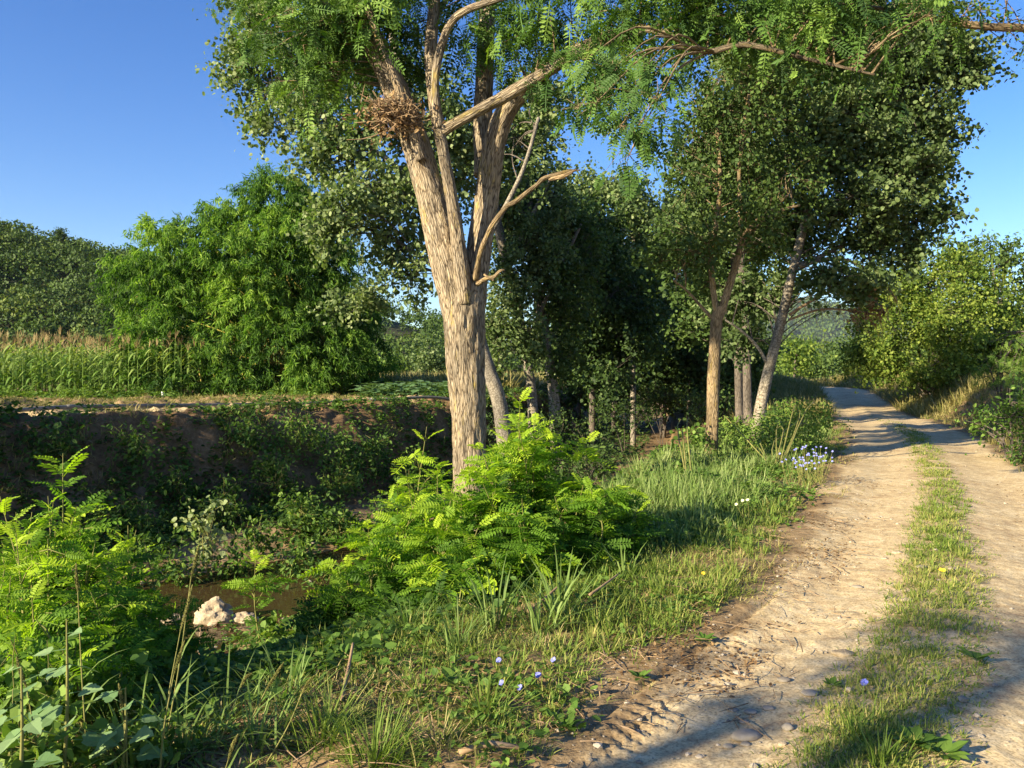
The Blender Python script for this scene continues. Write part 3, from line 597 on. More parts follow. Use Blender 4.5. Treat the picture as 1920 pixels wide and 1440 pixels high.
def bare_branch():
    r = rg(77); g = Geo()
    for spec in ([(1500, 500, 7), (1560, 484, 6), (1610, 496, 5), (1650, 522, 4), (1680, 560, 2)], [(1565, 485, 5), (1600, 515, 4), (1625, 550, 3), (1650, 580, 2)], [(1480, 590, 6), (1520, 565, 5), (1560, 545, 4), (1610, 540, 2)], [(1478, 600, 4), (1540, 580, 4), (1600, 583, 3), (1650, 590, 2)]):
        p, q = limbs_px(spec, 18.2); c = tube(g, p, q, 6, .15, seed=3); m = 26
        a = c[r.integers(len(c)//3, len(c), m)]; d = nrm(r.normal(0, .5, (m, 3))+np.array([.4, 0, -.9])); L = r.uniform(.3, 1.1, (m, 1))
        b = a+d*L*.6; e = b+nrm(d+np.array([.1, 0, -.6]))*L*.5
        L = L*.72; b = a+d*L*.6; e = b+nrm(d+np.array([.1, 0, -.6]))*L*.5; sticks(g, a, b, .007, .005, r.random(m), 0, 3); sticks(g, b, e, .005, .002, r.random(m), 0, 3)
    g.build('bare_branch', M['twig'], BP)
    g = Geo(); c = np.array([P(1630, 575, 18), P(1650, 585, 18), P(1600, 590, 18)])
    spray(g, r, c, nrm(r.normal(0, 1, (3, 3))), 60, ROUND, .065, .12, .5, .45, .25); g.build('withered_leaves', M['litter'], BP)
bare_branch()
for i, (px, wpx, lab) in enumerate(((1384, 15, 'dark grey tree trunk, left of the twin stems behind the young locust'), (1400, 16, 'dark grey tree trunk, right of the twin stems behind the young locust'))):
    make_tree('poplar_tree', lab, 'tree', 25-i, [(px+4, 810, wpx*1.3), (px+2, 760, wpx*1.05), (px, 680, wpx*.95), (px-2, 600, wpx*.9), (px-10, 480, wpx*.75), (px-24+30*i, 330, wpx*.5)], [],
        [(px-60+70*i, 560, 24.6, 50, 45), (px-30+40*i, 450, 25, 60, 70), (px-50+60*i, 350, 25, 60, 70), (px-110+30*i, 480, 25.4, 60, 80), (px-90+60*i, 620, 25, 40, 30)],
        (M['grey'], M['darkleaf'], M['grey']), dict(pop, dens=70, size=.115, tint=.55), 50+i, trunk_kw=dict(sides=14, step=.25, ridge=.03))
make_tree('alder_tree', 'bushy dark young tree filling the gap between the leaning poplar and the young locust', 'tree', 35,  # fills the dark gap, and added to shade the far stretch of road
    [(1388, 790, 8), (1389, 720, 7), (1390, 640, 5), (1392, 580, 3)], [], [(1385, 660, 35, 45, 50), (1395, 600, 35, 45, 45), (1370, 710, 35, 40, 40), (1405, 540, 35, 40, 40), (1400, 700, 35.5, 40, 40)],
    (M['grey'], M['darkleaf'], M['grey']), dict(pop, dens=55, n_leaf=30, size=.14, spread=.25, tint=.5, gap=.85), 58, trunk_kw=dict(sides=8, step=.4, ridge=0))
make_tree('alder_tree', 'bushy dark young tree at the left edge of the grassy mound by the far bend', 'tree', 45,  # tree added to throw shade on the far bend of the road
    [(1392, 770, 7), (1392, 700, 6), (1393, 650, 4), (1393, 600, 2)], [], [(1390, 640, 45, 40, 45), (1398, 590, 45, 38, 40), (1380, 690, 45, 38, 30), (1410, 670, 45, 30, 30)],
    (M['grey'], M['darkleaf'], M['grey']), dict(pop, dens=45, n_leaf=28, size=.18, spread=.32, tint=.5, gap=.85), 59, trunk_kw=dict(sides=8, step=.4, ridge=0))
# grove behind (stems and dark crowns deep in the creek wood)
rr = rg(60)
for i, (px, D, top) in enumerate(((1150, 44, 560), (1245, 46, 520), (1085, 47, 520), (1290, 44, 540), (1215, 52, 480), (1320, 50, 470))):
    lab = ['thin dark tree deep in the grove, nearest the sunlit thin stem', 'dark tree deep in the grove above the stony creek bed', 'dark tree deep in the grove behind the mottled pair of trunks', 'dark tree deep in the grove just left of the young locust stem', 'tallest dark tree at the back of the creek grove', 'dark tree at the back of the grove behind the young locust stem'][i]
    make_tree('alder_tree', lab, 'tree', D, [(px, 790, 8), (px+2, 700, 7), (px-3, 620, 6), (px+4, top, 3)], [],
        [(px-10, top+60, D, 55, 60), (px+15, top+110, D, 60, 60), (px-5, 680, D, 55, 55), (px+20, 730, D+1, 50, 40)],
        (M['grey'], M['darkleaf'], M['grey']), dict(pop, dens=45, n_leaf=28, size=.2, spread=.36, tint=.35, gap=.6), 61+i, trunk_kw=dict(sides=8, step=.5, ridge=0))

# bough reaching in from a tree that stands just outside the frame on the right
def bough_tree():
    r = rg(71); base = np.array([9.6, 9.3, h1(9.6, 9.3)])
    root = thing('locust_tree', 'locust standing past the right edge with a dark bough hanging into the top corner', 'tree', base)
    g = Geo(); c = tube(g, [base-np.array([0, 0, .1]), base+[.05, 0, 2], base+[-.1, .1, 4.5], base+[-.3, .2, 7]], [.2, .17, .14, .09], 16, .12, .04, seed=8); g.build('trunk', M['bark2'], root)
    g = Geo(); a = base+np.array([-.15, .1, 5.0]); lp = [c]
    pts = [a, P(2150, 80, 9.6), P(1990, 55, 9.6), P(1880, 52, 9.6), P(1800, 44, 9.6), P(1730, 30, 9.6), P(1640, 15, 9.6), P(1560, 6, 9.6)]
    lp.append(tube(g, pts, [.07, .06, .05, .045, .04, .035, .025, .012], 10, .1, .04, seed=9))
    g.build('bough', M['bark2'], root); lp = np.concatenate(lp); gl = Geo(); gt = Sub(gl, 1)
    crown(gl, gt, r, PL([(1880, 40, 9.6, 70, 32), (1800, 20, 9.6, 70, 30), (1720, 10, 9.6, 80, 40), (1920, 90, 9.6, 45, 30), (1640, -20, 9.7, 90, 50), (1980, 20, 9.7, 90, 70), (1850, -60, 9.7, 160, 70)])+[(base+np.array([.3, .3, 6.8]), np.array([1.6, 1.6, 1.4]))], lp, **dict(rob, n_leaf=22, tmpl=OVAL, size=.055, spread=.1, tint=.35, dens=80, gap=.6, sub_r=.01))
    gl.build('crown', [M['robtree'], M['bark2']], root)
bough_tree()

# ------------------------------------------------------------------ bamboo
def bamboo():
    r = rg(80); D = 38; b = P(480, 745, D); base = np.array([b[0], D, h1(b[0], D)])
    root = thing('bamboo_clump', 'huge feathery bamboo clump with yellow stems beside the maize field', 'bamboo', base)
    lobes = PL([(500, 385, D, 95, 50), (455, 415, D-1, 60, 45), (395, 395, D-1, 45, 35), (330, 440, D, 65, 32), (300, 430, D, 30, 20), (540, 430, D-1, 80, 60), (430, 480, D-1.5, 90, 55), (330, 500, D-1, 70, 45), (270, 520, D, 60, 40), (590, 400, D, 50, 50), (640, 470, D, 60, 80), (255, 600, D-.5, 60, 50), (340, 580, D-1.5, 80, 60), (440, 570, D-2, 85, 55), (540, 540, D-1.5, 80, 70), (620, 580, D, 80, 90), (300, 650, D-1.5, 60, 45), (400, 650, D-2.5, 70, 45), (500, 640, D-2.5, 80, 60), (600, 660, D-1.5, 80, 60), (680, 620, D+1, 40, 110), (240, 640, D, 40, 35), (450, 700, D-2, 60, 30), (560, 500, D+2, 120, 130), (450, 560, D+2, 140, 140), (640, 690, D, 70, 45), (470, 365, D, 30, 28), (360, 680, D-1.5, 50, 40), (520, 345, D, 25, 16), (415, 372, D-.5, 22, 16), (290, 415, D, 20, 12), (570, 370, D, 24, 20), (235, 500, D, 24, 18), (210, 590, D, 22, 18), (480, 335, D, 16, 12), (330, 720, D-2.4, 50, 22), (400, 712, D-2.8, 50, 26), (520, 715, D-2.2, 60, 30), (600, 720, D-2, 50, 26), (690, 700, D, 30, 40)])
    tips = np.array([c for c, _ in lobes]); g = Geo(); k = 0
    for i, t in enumerate(np.repeat(tips, 3, 0)):
        s = base+np.array([r.uniform(-2.6, 4.2), r.uniform(-1.2, 1.5), 0]); s[2] = h1(s[0], s[1])-.05
        e = t*.86+s*.14+r.normal(0, .3, 3); mid = s*.45+e*.55; mid[0] = s[0]*.65+e[0]*.35; mid[2] = s[2]+(e[2]-s[2])*.7
        tube(g, [s, mid, e], [.035, .03, .012], 6, .5, seed=i, lump=0, tint=r.random(), cap=False)
    for (px, qx, qy) in ((420, 400, 700), (432, 412, 690), (440, 425, 700), (470, 455, 700), (385, 372, 690), (455, 470, 690), (520, 512, 700)):
        s = P(px, 745, D-2.4); s[2] = h1(s[0], s[1])-.05; e = P(qx, qy, D-2.6); tube(g, [s, (s+e)/2, e], [.045, .04, .035], 6, .5, lump=0, tint=.9, cap=False)
    g.build('culms', M['culm'], root)
    gl = Geo()
    for i, (c, rad) in enumerate(lobes):
        rad = rad*np.array([.86, .9, 1.0])*r.uniform(.85, 1.12); c = c+np.array([r.normal(0, .25), r.normal(0, .5), r.normal(0, .25)])
        n = int(70*(rad[0]*rad[2]+rad[0]*rad[1])/2)
        u = r.random((n, 1))**.3; d = nrm(r.normal(size=(n, 3))); d[:, 2] = d[:, 2]*.9+.18; d = nrm(d)
        pts = c+d*rad*u*(1+.35*vnoise(d*2.1+i*3)[:, None])
        outw = nrm(d*np.array([1, 1, .7])+r.normal(0, .35, (n, 3))); lt = r.normal(0, .2)
        L = r.uniform(.3, .75, (n, 1)); m = 26; ii = np.repeat(np.arange(n), m); t = r.random((len(ii), 1))
        pos = pts[ii]+outw[ii]*t*L[ii]+np.array([0, 0, 1.])*(.3*t-.55*t*t)+r.normal(0, .06, (len(ii), 3))
        U = nrm(outw[ii]*.5+r.normal(0, .5, (len(ii), 3))+np.array([0, 0, -.75])); W = nrm(outw[ii]*.8+r.normal(0, .4, (len(ii), 3))+np.array([0, 0, .55]))
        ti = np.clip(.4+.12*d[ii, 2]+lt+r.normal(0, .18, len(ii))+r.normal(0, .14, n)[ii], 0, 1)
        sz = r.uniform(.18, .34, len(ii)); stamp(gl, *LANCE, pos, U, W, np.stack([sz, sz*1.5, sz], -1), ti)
    gl.build('foliage', M['bamboo'], root)
bamboo()

# ------------------------------------------------------------------ shrubs
def shrub(name, label, cat, base, lobes, leafm, leaf, seed, group=None, stemm='grey', n_stem=5, stem_r=.03):
    r = rg(seed); base = np.asarray(base, float); root = thing(name, label, cat, base, group)
    g = Geo(); lp = []
    cs = [c for c, _ in lobes]
    for i in range(max(n_stem, len(cs))):
        e = cs[i % len(cs)]+r.normal(0, .1, 3); s = base+np.array([r.normal(0, stem_r*3), r.normal(0, stem_r*3), -.05])
        L = np.linalg.norm(e-s); lp.append(tube(g, [s, s*.5+e*.5+np.array([0, 0, .12*L])+r.normal(0, .05*L, 3), e], [stem_r, stem_r*.75, stem_r*.35], 6, max(L/8, .05), seed=i, cap=False))
    g.build('stems', M[stemm], root); lp = np.concatenate(lp); gl = Geo(); gt = Sub(gl, 1)
    crown(gl, gt, r, lobes, lp, **leaf); gl.build('foliage', [M[leafm], M[stemm]], root)
    return root
hz = dict(dens=85, n_leaf=34, tmpl=ROUND, size=.105, spread=.17, droop=.3, tint=.6, tv=.25, up=.75, hollow=.4, gap=.85, twig_r=.008, hubs=5)
def gb(px, D): x = (px-CX)/F*D; return np.array([x, D, h1(x, D)])
HG = 'leafy bushes along the right bank'
shrub('hazel_bush', 'biggest yellow green bush on the right bank, its left end overhanging the road in shade', 'bush', gb(1745, 36), PL([(1750, 535, 35.5, 95, 58), (1695, 535, 35.5, 55, 42), (1710, 620, 35, 75, 60), (1785, 600, 34.5, 70, 65), (1650, 580, 36, 50, 45), (1625, 600, 37, 36, 32), (1605, 650, 37.5, 30, 20), (1625, 680, 36.5, 45, 35), (1685, 690, 35, 55, 42), (1760, 680, 34, 65, 48), (1800, 510, 35.5, 60, 45), (1845, 560, 35, 50, 60), (1780, 600, 33.5, 55, 45), (1665, 640, 35, 45, 40)]), 'hazel', dict(hz, size=.105, spread=.2, dens=90, tv=.28), 91, HG, n_stem=9, stem_r=.05)
shrub('hazel_bush', 'yellowish leafy bush above the dry grassy bank, right of the biggest bush', 'bush', gb(1880, 35.5), PL([(1850, 630, 35.5, 70, 50), (1900, 600, 36, 50, 50), (1830, 680, 35.5, 60, 38), (1785, 700, 35.5, 45, 28), (1900, 670, 35, 60, 50), (1960, 640, 35.5, 60, 80)]), 'hazel', dict(hz, tint=.5, size=.105, spread=.2, dens=90), 92, HG, n_stem=7, stem_r=.04)
shrub('walnut_tree', 'dark blue green tree top rising behind the yellow green bushes on the right', 'tree', gb(1880, 40), PL([(1850, 478, 40, 60, 34), (1890, 495, 40, 50, 45), (1795, 472, 40, 50, 24), (1910, 560, 40, 45, 60), (1960, 520, 40, 70, 60), (1860, 600, 40, 60, 60)]), 'darkleaf', dict(hz, tmpl=OVAL, size=.2, tint=.75, dens=34, n_leaf=24, spread=.26, droop=.6), 93, n_stem=5, stem_r=.09)
shrub('acacia_shrub', 'feathery fresh green acacia shrub at the right edge in front of the bushes', 'shrub', gb(1880, 21), PL([(1880, 640, 21, 50, 50), (1860, 700, 21, 45, 40), (1910, 690, 20, 40, 60), (1925, 620, 21, 40, 40)]), 'shrub', dict(hz, tmpl=PINFAR, size=.2, n_leaf=10, tint=.55, dens=60), 94, n_stem=6, stem_r=.02)
shrub('dark_shrub', 'low dark shrub in the shade at the right edge of the road', 'shrub', gb(1895, 15.5), PL([(1890, 800, 15.5, 55, 60), (1920, 740, 15.5, 50, 60), (1860, 800, 16, 40, 40), (1915, 850, 14.6, 40, 40), (1965, 780, 15, 60, 90)]), 'shrub', dict(hz, tmpl=OVAL, size=.08, n_leaf=26, tint=.35, dens=90, spread=.13), 95, n_stem=7, stem_r=.02)
# verge shrubs on the left of the road
shrub('mugwort_shrub', 'dense soft green weed bush spilling over the road edge right of the young locust', 'shrub', ray(1455, 885), PL([(1440, 820, 16, 70, 52), (1500, 790, 16.6, 58, 40), (1545, 795, 17.4, 42, 30), (1470, 775, 16.4, 40, 25), (1400, 850, 15.5, 50, 35), (1470, 860, 15.2, 60, 30), (1530, 840, 17, 40, 25), (1380, 800, 17, 35, 30)]), 'shrub', dict(hz, tmpl=OVAL, size=.06, n_leaf=34, tint=.82, dens=210, spread=.09, twig_r=.004, sub_r=.006, gap=.9), 96, stemm='stem', n_stem=12, stem_r=.012)
shrub('elder_shrub', 'pale green small leaved shrub on the verge left of the young locust stem', 'shrub', ray(1290, 900), PL([(1270, 850, 15.5, 40, 40), (1310, 820, 16, 28, 28), (1290, 880, 15, 45, 30), (1240, 890, 15, 30, 25)]), 'shrub', dict(hz, tmpl=ROUND, size=.075, n_leaf=24, tint=.7, dens=170, spread=.1, sub_r=.006), 97, stemm='stem', n_stem=8, stem_r=.012)

# bank and creek shrubs
BANKG = 'green shrubs on the far creek bank'
bank = [(465, 805, 45, 38, .45, 'dark bramble bush at the very top of the bank in front of the bamboo'), (560, 815, 55, 45, .5, 'rounded bramble bush on the bank right of the bare earth scar'), (640, 850, 60, 55, .5, 'largest bramble bush, halfway down the bank below the bamboo'), (700, 850, 45, 50, .38, 'blue green elder bush near the foot of the thick trunk'), (640, 900, 50, 40, .7, 'bright sunlit bramble bush low on the bank'), (560, 960, 60, 50, .4, 'shaded bramble bush at the foot of the bank above the water'), (250, 830, 50, 32, .5, 'straggly bramble bush hanging under the pipe at the bank edge'), (100, 830, 60, 30, .4, 'thin bramble growth on the dark bank at the left edge'), (760, 940, 55, 60, .3, 'dark elder bush behind the tall saplings'), (480, 1010, 50, 40, .35, 'dark leafy shrub standing in the creek bed'), (270, 970, 50, 40, .55, 'dense green shrub at the foot of the dark bank'), (180, 960, 60, 45, .3, 'dark shrub behind the tall fronds on the left'), (330, 1060, 50, 40, .35, 'dark shrub low beside the pale leaved little shrub'), (560, 1050, 55, 35, .3, 'dark shrub on the far side of the creek water'), (640, 985, 55, 45, .3, 'dark shrub under the bright low bramble bush'), (720, 985, 50, 50, .3, 'dark shrub left of the sapling thicket over the water'), (240, 1040, 55, 40, .35, 'dark shrub at the waterside behind the left thicket'), (420, 940, 55, 45, .3, 'dark shrub low on the bare earth scar'), (330, 900, 50, 35, .3, 'thin dark shrub in the shadow halfway up the bank'), (520, 890, 55, 50, .35, 'dark bramble bush halfway up the bank left of the bright low one'), (780, 880, 45, 50, .3, 'dark bramble bush by the foot of the thick trunk'), (600, 1080, 50, 35, .4, 'low shrub trailing over the water left of the bright thicket'), (430, 1060, 45, 30, .35, 'low dark shrub in the creek bed behind the boulder')]
for i, (px, py, rx, ry, ti, lab) in enumerate(bank):
    b = ray(px, py+ry*.8); D = b[1]-.3
    shrub('bramble_bush', lab, 'bush', b, PL([(px, py, D, rx*.8, ry*.8), (px-rx*.5, py+ry*.3, D, rx*.6, ry*.6), (px+rx*.5, py+ry*.35, D, rx*.6, ry*.6), (px+rx*.1, py-ry*.4, D, rx*.5, ry*.5)]), 'shrub', dict(hz, tmpl=OVAL, size=.1, n_leaf=22, tint=ti, dens=75, spread=.15, gap=.8, sub_r=.01), 110+i, BANKG, stemm='stem', n_stem=5, stem_r=.012)
def pale_shrub():
    b = ray(395, 1090)
    shrub('hop_shrub', 'pale leaved little shrub catching the sun above the white rock', 'shrub', b, PL([(378, 985, b[1], 34, 28), (400, 1010, b[1], 30, 25), (375, 1035, b[1], 28, 22), (395, 960, b[1], 20, 15)]), 'poplar', dict(hz, tmpl=ROUND, size=.085, n_leaf=12, tint=.95, tv=.12, dens=170, spread=.1, sub_r=.006), 130, stemm='stem', n_stem=4, stem_r=.01)
pale_shrub()
# understory in the shady grove
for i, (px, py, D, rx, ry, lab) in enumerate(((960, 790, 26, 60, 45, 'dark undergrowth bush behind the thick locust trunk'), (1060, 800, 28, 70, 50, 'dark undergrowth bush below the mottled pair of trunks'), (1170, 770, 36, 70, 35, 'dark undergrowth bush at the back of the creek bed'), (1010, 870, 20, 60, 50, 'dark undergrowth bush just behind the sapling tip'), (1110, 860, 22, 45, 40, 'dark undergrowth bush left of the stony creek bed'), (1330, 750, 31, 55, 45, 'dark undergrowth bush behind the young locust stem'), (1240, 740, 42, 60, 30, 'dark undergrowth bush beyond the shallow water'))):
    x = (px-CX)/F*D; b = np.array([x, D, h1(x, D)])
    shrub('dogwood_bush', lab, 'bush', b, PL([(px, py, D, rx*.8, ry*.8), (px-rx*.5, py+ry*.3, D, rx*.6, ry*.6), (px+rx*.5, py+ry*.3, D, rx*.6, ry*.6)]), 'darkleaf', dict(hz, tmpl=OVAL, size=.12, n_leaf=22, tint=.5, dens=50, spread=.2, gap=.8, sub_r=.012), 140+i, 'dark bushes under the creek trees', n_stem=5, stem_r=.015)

# ------------------------------------------------------------------ robinia saplings
def sapling(r, top, base, label, group, n_side=4, leaf=.25, bright=.55, name='locust_sapling'):
    root = thing(name, label, 'sapling', base, group)
    gs, gl = Geo(), Geo(); Ht = max(top[2]-base[2], .25)
    main = [base-np.array([0, 0, .04]), base*.6+top*.4+np.array([r.normal(0, .05), r.normal(0, .05), .1*Ht]), top]
    axes = [(spline(main, 24), Ht)]
    tube(gs, main, [.006+.004*Ht, .005+.002*Ht, .002], 5, .08, cap=False)
    c0 = axes[0][0]
    for k in range(n_side):
        t = int(r.uniform(4, 18)); a = c0[t]; L = Ht*r.uniform(.25, .5)*(1.25-t/24)
        d = nrm(np.array([r.normal(0, 1), r.normal(0, .8)-.25, r.uniform(.35, 1.)])); e = a+d*L
        tube(gs, [a, (a+e)/2+np.array([0, 0, .06]), e], [.005, .004, .002], 4, .08, cap=False); axes.append((spline([a, (a+e)/2+np.array([0, 0, .06]), e], 14), L))
    for c, L in axes:
        n = max(5, int(L/.052)); t = np.sort(r.uniform(.12, 1, n)); i = np.minimum((t*(len(c)-1)).astype(int), len(c)-2)
        o = c[i]; tg = nrm(c[i+1]-c[i]); az = np.arange(n)*2.4+r.uniform(0, 6)
        hz_ = np.stack([np.cos(az), np.sin(az), np.zeros(n)], -1)
        U = nrm(hz_*1.0+tg*(.25+.65*t[:, None]**3)+r.normal(0, .14, (n, 3))); W = nrm(tg+r.normal(0, .22, (n, 3))+np.array([0, 0, .5]))
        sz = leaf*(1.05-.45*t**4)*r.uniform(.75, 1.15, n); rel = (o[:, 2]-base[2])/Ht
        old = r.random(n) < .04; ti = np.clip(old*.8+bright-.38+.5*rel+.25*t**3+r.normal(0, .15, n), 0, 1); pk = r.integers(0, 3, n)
        for q in range(3):
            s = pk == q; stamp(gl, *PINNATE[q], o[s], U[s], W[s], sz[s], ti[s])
    gl.build('leaves', M['robinia'], root); gs.build('stem', M['stem'], root)
    return root
SG = 'bright locust saplings round the foot of the thick trunk'
r = rg(200)
spec = [(975, 742, 7.4, 'tallest bright sapling, its tip standing above all others right of the thick trunk', 7, .9), (1092, 815, 7.6, 'pointed bright sapling, the next peak right of the tallest one', 5, .7), (800, 800, 7.6, 'bright sapling peaking just left of the thick trunk', 5, .8), (900, 835, 7.0, 'broad bright sapling directly before the thick trunk', 7, .85), (1150, 890, 7.6, 'rounded sapling at the right end of the bright thicket', 6, .6), (745, 905, 7.4, 'bright sapling on the left shoulder of the thicket', 5, .75), (690, 985, 7.2, 'sapling leaning out over the dark creek at the left end of the thicket', 5, .65), (640, 1040, 7.0, 'lowest sapling at the left tip of the thicket above the water', 4, .6)]
for px, py, D, lab, ns, br in spec:
    t = P(px, py, D); bx, by = t[0]+r.normal(0, .08), D+r.uniform(-.1, .35); sapling(r, t, np.array([bx, by, h1(bx, by)]), lab, SG, ns, .27, br)
fill = [(880, 880, 6.9), (862, 915, 6.7), (905, 905, 6.8), (950, 800, 7.5), (1000, 780, 7.5), (965, 850, 7.4), (1080, 860, 7.5), (850, 900, 6.8), (930, 900, 6.8), (1000, 880, 7.2), (1040, 930, 7.0), (780, 930, 7), (830, 980, 6.6), (900, 980, 6.4), (970, 960, 6.6), (1060, 985, 6.8), (1120, 960, 7.2), (740, 1010, 6.8), (700, 1060, 6.6), (790, 1050, 6.3), (860, 1060, 6.1), (930, 1040, 6.2), (1000, 1030, 6.4), (1190, 960, 7.6), (660, 1100, 6.4), (740, 1110, 6.1), (820, 1120, 5.9), (1090, 1050, 6.7), (950, 800, 7.6), (1010, 835, 7.6), (820, 870, 7.4), (870, 1000, 6.5), (600, 1110, 6.6), (1140, 1010, 7.1)]
fill = fill+[(px+r.normal(0, 34), py-5+r.normal(0, 40), D+r.normal(0, .25)) for px, py, D in fill[10::2]]
for i, (px, py, D) in enumerate(fill):
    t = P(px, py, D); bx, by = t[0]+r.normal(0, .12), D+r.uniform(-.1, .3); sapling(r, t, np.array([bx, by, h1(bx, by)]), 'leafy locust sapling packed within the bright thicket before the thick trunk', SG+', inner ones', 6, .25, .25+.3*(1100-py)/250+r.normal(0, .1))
LG = 'locust saplings in the lower left thicket'
left = [(118, 850, 5.6, 'tall dark frond topped sapling rising highest in the lower left corner', 4, .35, .3), (30, 1000, 4.6, 'bright sapling at the left edge below the tall fronds', 6, .8, .26), (240, 985, 6.2, 'yellow green sapling tip in front of the dark bank on the left', 5, .95, .22), (215, 1060, 5.4, 'glowing yellow sapling in the middle of the left thicket', 6, .95, .22), (480, 1030, 8.5, 'small separate sapling with open fronds above the creek water', 3, .5, .27)]
for px, py, D, lab, ns, br, lf in left:
    t = P(px, py, D); bx, by = t[0]+r.normal(0, .08), D+r.uniform(0, .3); sapling(r, t, np.array([bx, by, h1(bx, by)]), lab, LG, ns, lf, br)
lf = [(20, 1080, 4.3), (90, 1010, 5.), (140, 1060, 4.8), (60, 1120, 4.1), (170, 1110, 4.6), (250, 1120, 5.), (110, 1170, 4.1), (200, 1180, 4.4), (20, 1200, 3.7), (280, 1090, 5.6), (150, 990, 5.6), (60, 960, 5.2), (300, 1160, 5.3), (0, 930, 5.), (260, 1190, 4.7), (60, 1040, 4.7), (180, 1010, 5.4), (90, 930, 5.6), (150, 950, 5.8), (270, 1010, 6.1), (10, 1060, 4.4), (30, 960, 5.4), (100, 940, 5.6), (200, 1100, 5.2), (260, 1060, 5.8)]
lf = lf+[(px+r.normal(0, 30), py+30+abs(r.normal(0, 30)), D+r.normal(0, .2)) for px, py, D in lf]
for i, (px, py, D) in enumerate(lf):
    t = P(px, py, D); bx, by = t[0]+r.normal(0, .1), D+r.uniform(0, .25); sapling(r, t, np.array([bx, by, h1(bx, by)]), 'leafy locust sapling packed within the lower left thicket', LG+', inner ones', 5, .2, .22+.4*r.random())

for i, (px, py, D, rx, ry, ti, lab) in enumerate(((55, 1270, 3.7, 90, 70, .6, 'leafy nettle bush at the left edge below the bright saplings'), (190, 1300, 4.0, 90, 70, .5, 'leafy nettle bush beside the tall yellow stemmed weed'), (20, 1390, 3.2, 90, 60, .7, 'pale leafy nettle bush in the bottom left corner'), (300, 1270, 4.7, 70, 55, .45, 'dark nettle bush between the left thicket and the creek'), (120, 1410, 3.3, 80, 50, .55, 'low nettle bush at the bottom edge under the big leaved weed'), (560, 1180, 7.6, 70, 40, .6, 'creeping leafy bush on the slope just right of the boulder'), (420, 1290, 6.0, 60, 30, .5, 'low leafy creeper by the brown creek debris'), (640, 1190, 6.6, 70, 40, .55, 'leafy creeper below the left tip of the bright thicket'), (250, 1390, 3.5, 60, 40, .5, 'small nettle clump at the bottom left of the foxtails'))):
    x = (px-CX)/F*D; b = np.array([x, D, h1(x, D)]); s_ = .8
    shrub('nettle_bush', lab, 'bush', b, PL([(px, py, D, rx*.8, ry*.8), (px-rx*.5, py+ry*.3, D+.15, rx*.6, ry*.6), (px+rx*.5, py+ry*.35, D-.1, rx*.6, ry*.6)]), 'shrub', dict(hz, tmpl=[OVAL, ROUND], size=.055, n_leaf=9, tint=ti, dens=1150, spread=.05, gap=.9, twig_r=.002, sub_r=.003), 180+i, 'leafy bushes low on the near slope', stemm='stem', n_stem=5, stem_r=.004)
# ------------------------------------------------------------------ maize, crops, far fields
def strip_leaf(g, o, dirx, L, w, rise, tint, mi=0):
    ts = np.linspace(0, 1, 6); d = np.array(dirx); s = np.array([-d[1], d[0], 0]); v = []
    for t in ts:
        c = o+d*L*t*(.9)+np.array([0, 0, rise*t-(rise+.35*L)*t*t*1.0]); ww = w*(.5+1.2*t)*(1-t)**.6 if t < 1 else 0
        v += [c-s*ww, c+s*ww]
    i = np.arange(5)*2; g.add(np.array(v), [np.stack([i, i+2, i+3, i+1], -1)], tint, None, mi)
def maize_protos():
    out = []
    for k in range(6):
        r = rg(300+k); g = Geo(); h = r.uniform(2.0, 2.3)
        tube(g, [(0, 0, -.03), (.02, 0, h*.5), (.03, .02, h)], [.016, .014, .008], 5, .5, tint=.6, cap=False, lump=0)
        a0 = r.uniform(0, 6)
        for j in range(11):
            z = .35+j*(h-.4)/11; a = a0+j*math.pi+r.normal(0, .35); L = r.uniform(.55, .85)
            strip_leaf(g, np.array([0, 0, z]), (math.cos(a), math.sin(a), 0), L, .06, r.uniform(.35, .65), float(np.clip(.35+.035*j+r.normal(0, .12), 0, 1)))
        t = Geo(); n = 9; b = np.repeat([[.03, .02, h]], n, 0)
        e = b+np.stack([r.normal(0, .09, n), r.normal(0, .09, n), r.uniform(.22, .38, n)], -1); e[0] = b[0]+[0, 0, .42]
        sticks(t, b, e, .008, .004, r.random(n), 0, 3)
        out.append((g.mesh('stalk_and_leaves', [M['maize']], (0, 0, 0)), t.mesh('tassel', [M['tassel']], (0, 0, 0))))
    return out
mp = maize_protos(); r = rg(310)
row0 = 36.5; cnt = 0
def field_front(x): return 36.2+.28*(x+22)*.6
cells = []
for row in range(9):
    for x in np.arange(-27.5, -13.2, .36):
        cells.append((x+r.normal(0, .05), row0-2.2+row*.78+r.normal(0, .08)+.05*(x+20)))
vis = cells[:300]
for i, (x, y) in enumerate(vis):
    st, ta = mp[r.integers(0, 6)]
    o = bpy.data.objects.new('maize_plant', st); COL.objects.link(o); o.location = (x, y, h1(x, y)); o.rotation_euler = (r.normal(0, .04), r.normal(0, .04), r.uniform(0, 6.28)); s = r.uniform(.92, 1.12); o.scale = (s, s, s)
    tag(o, 'tasselled maize plant in the front rows of the field left of the bamboo', 'maize', 'maize plants in the front rows')
    t = bpy.data.objects.new('tassel', ta); COL.objects.link(t); t.parent = o
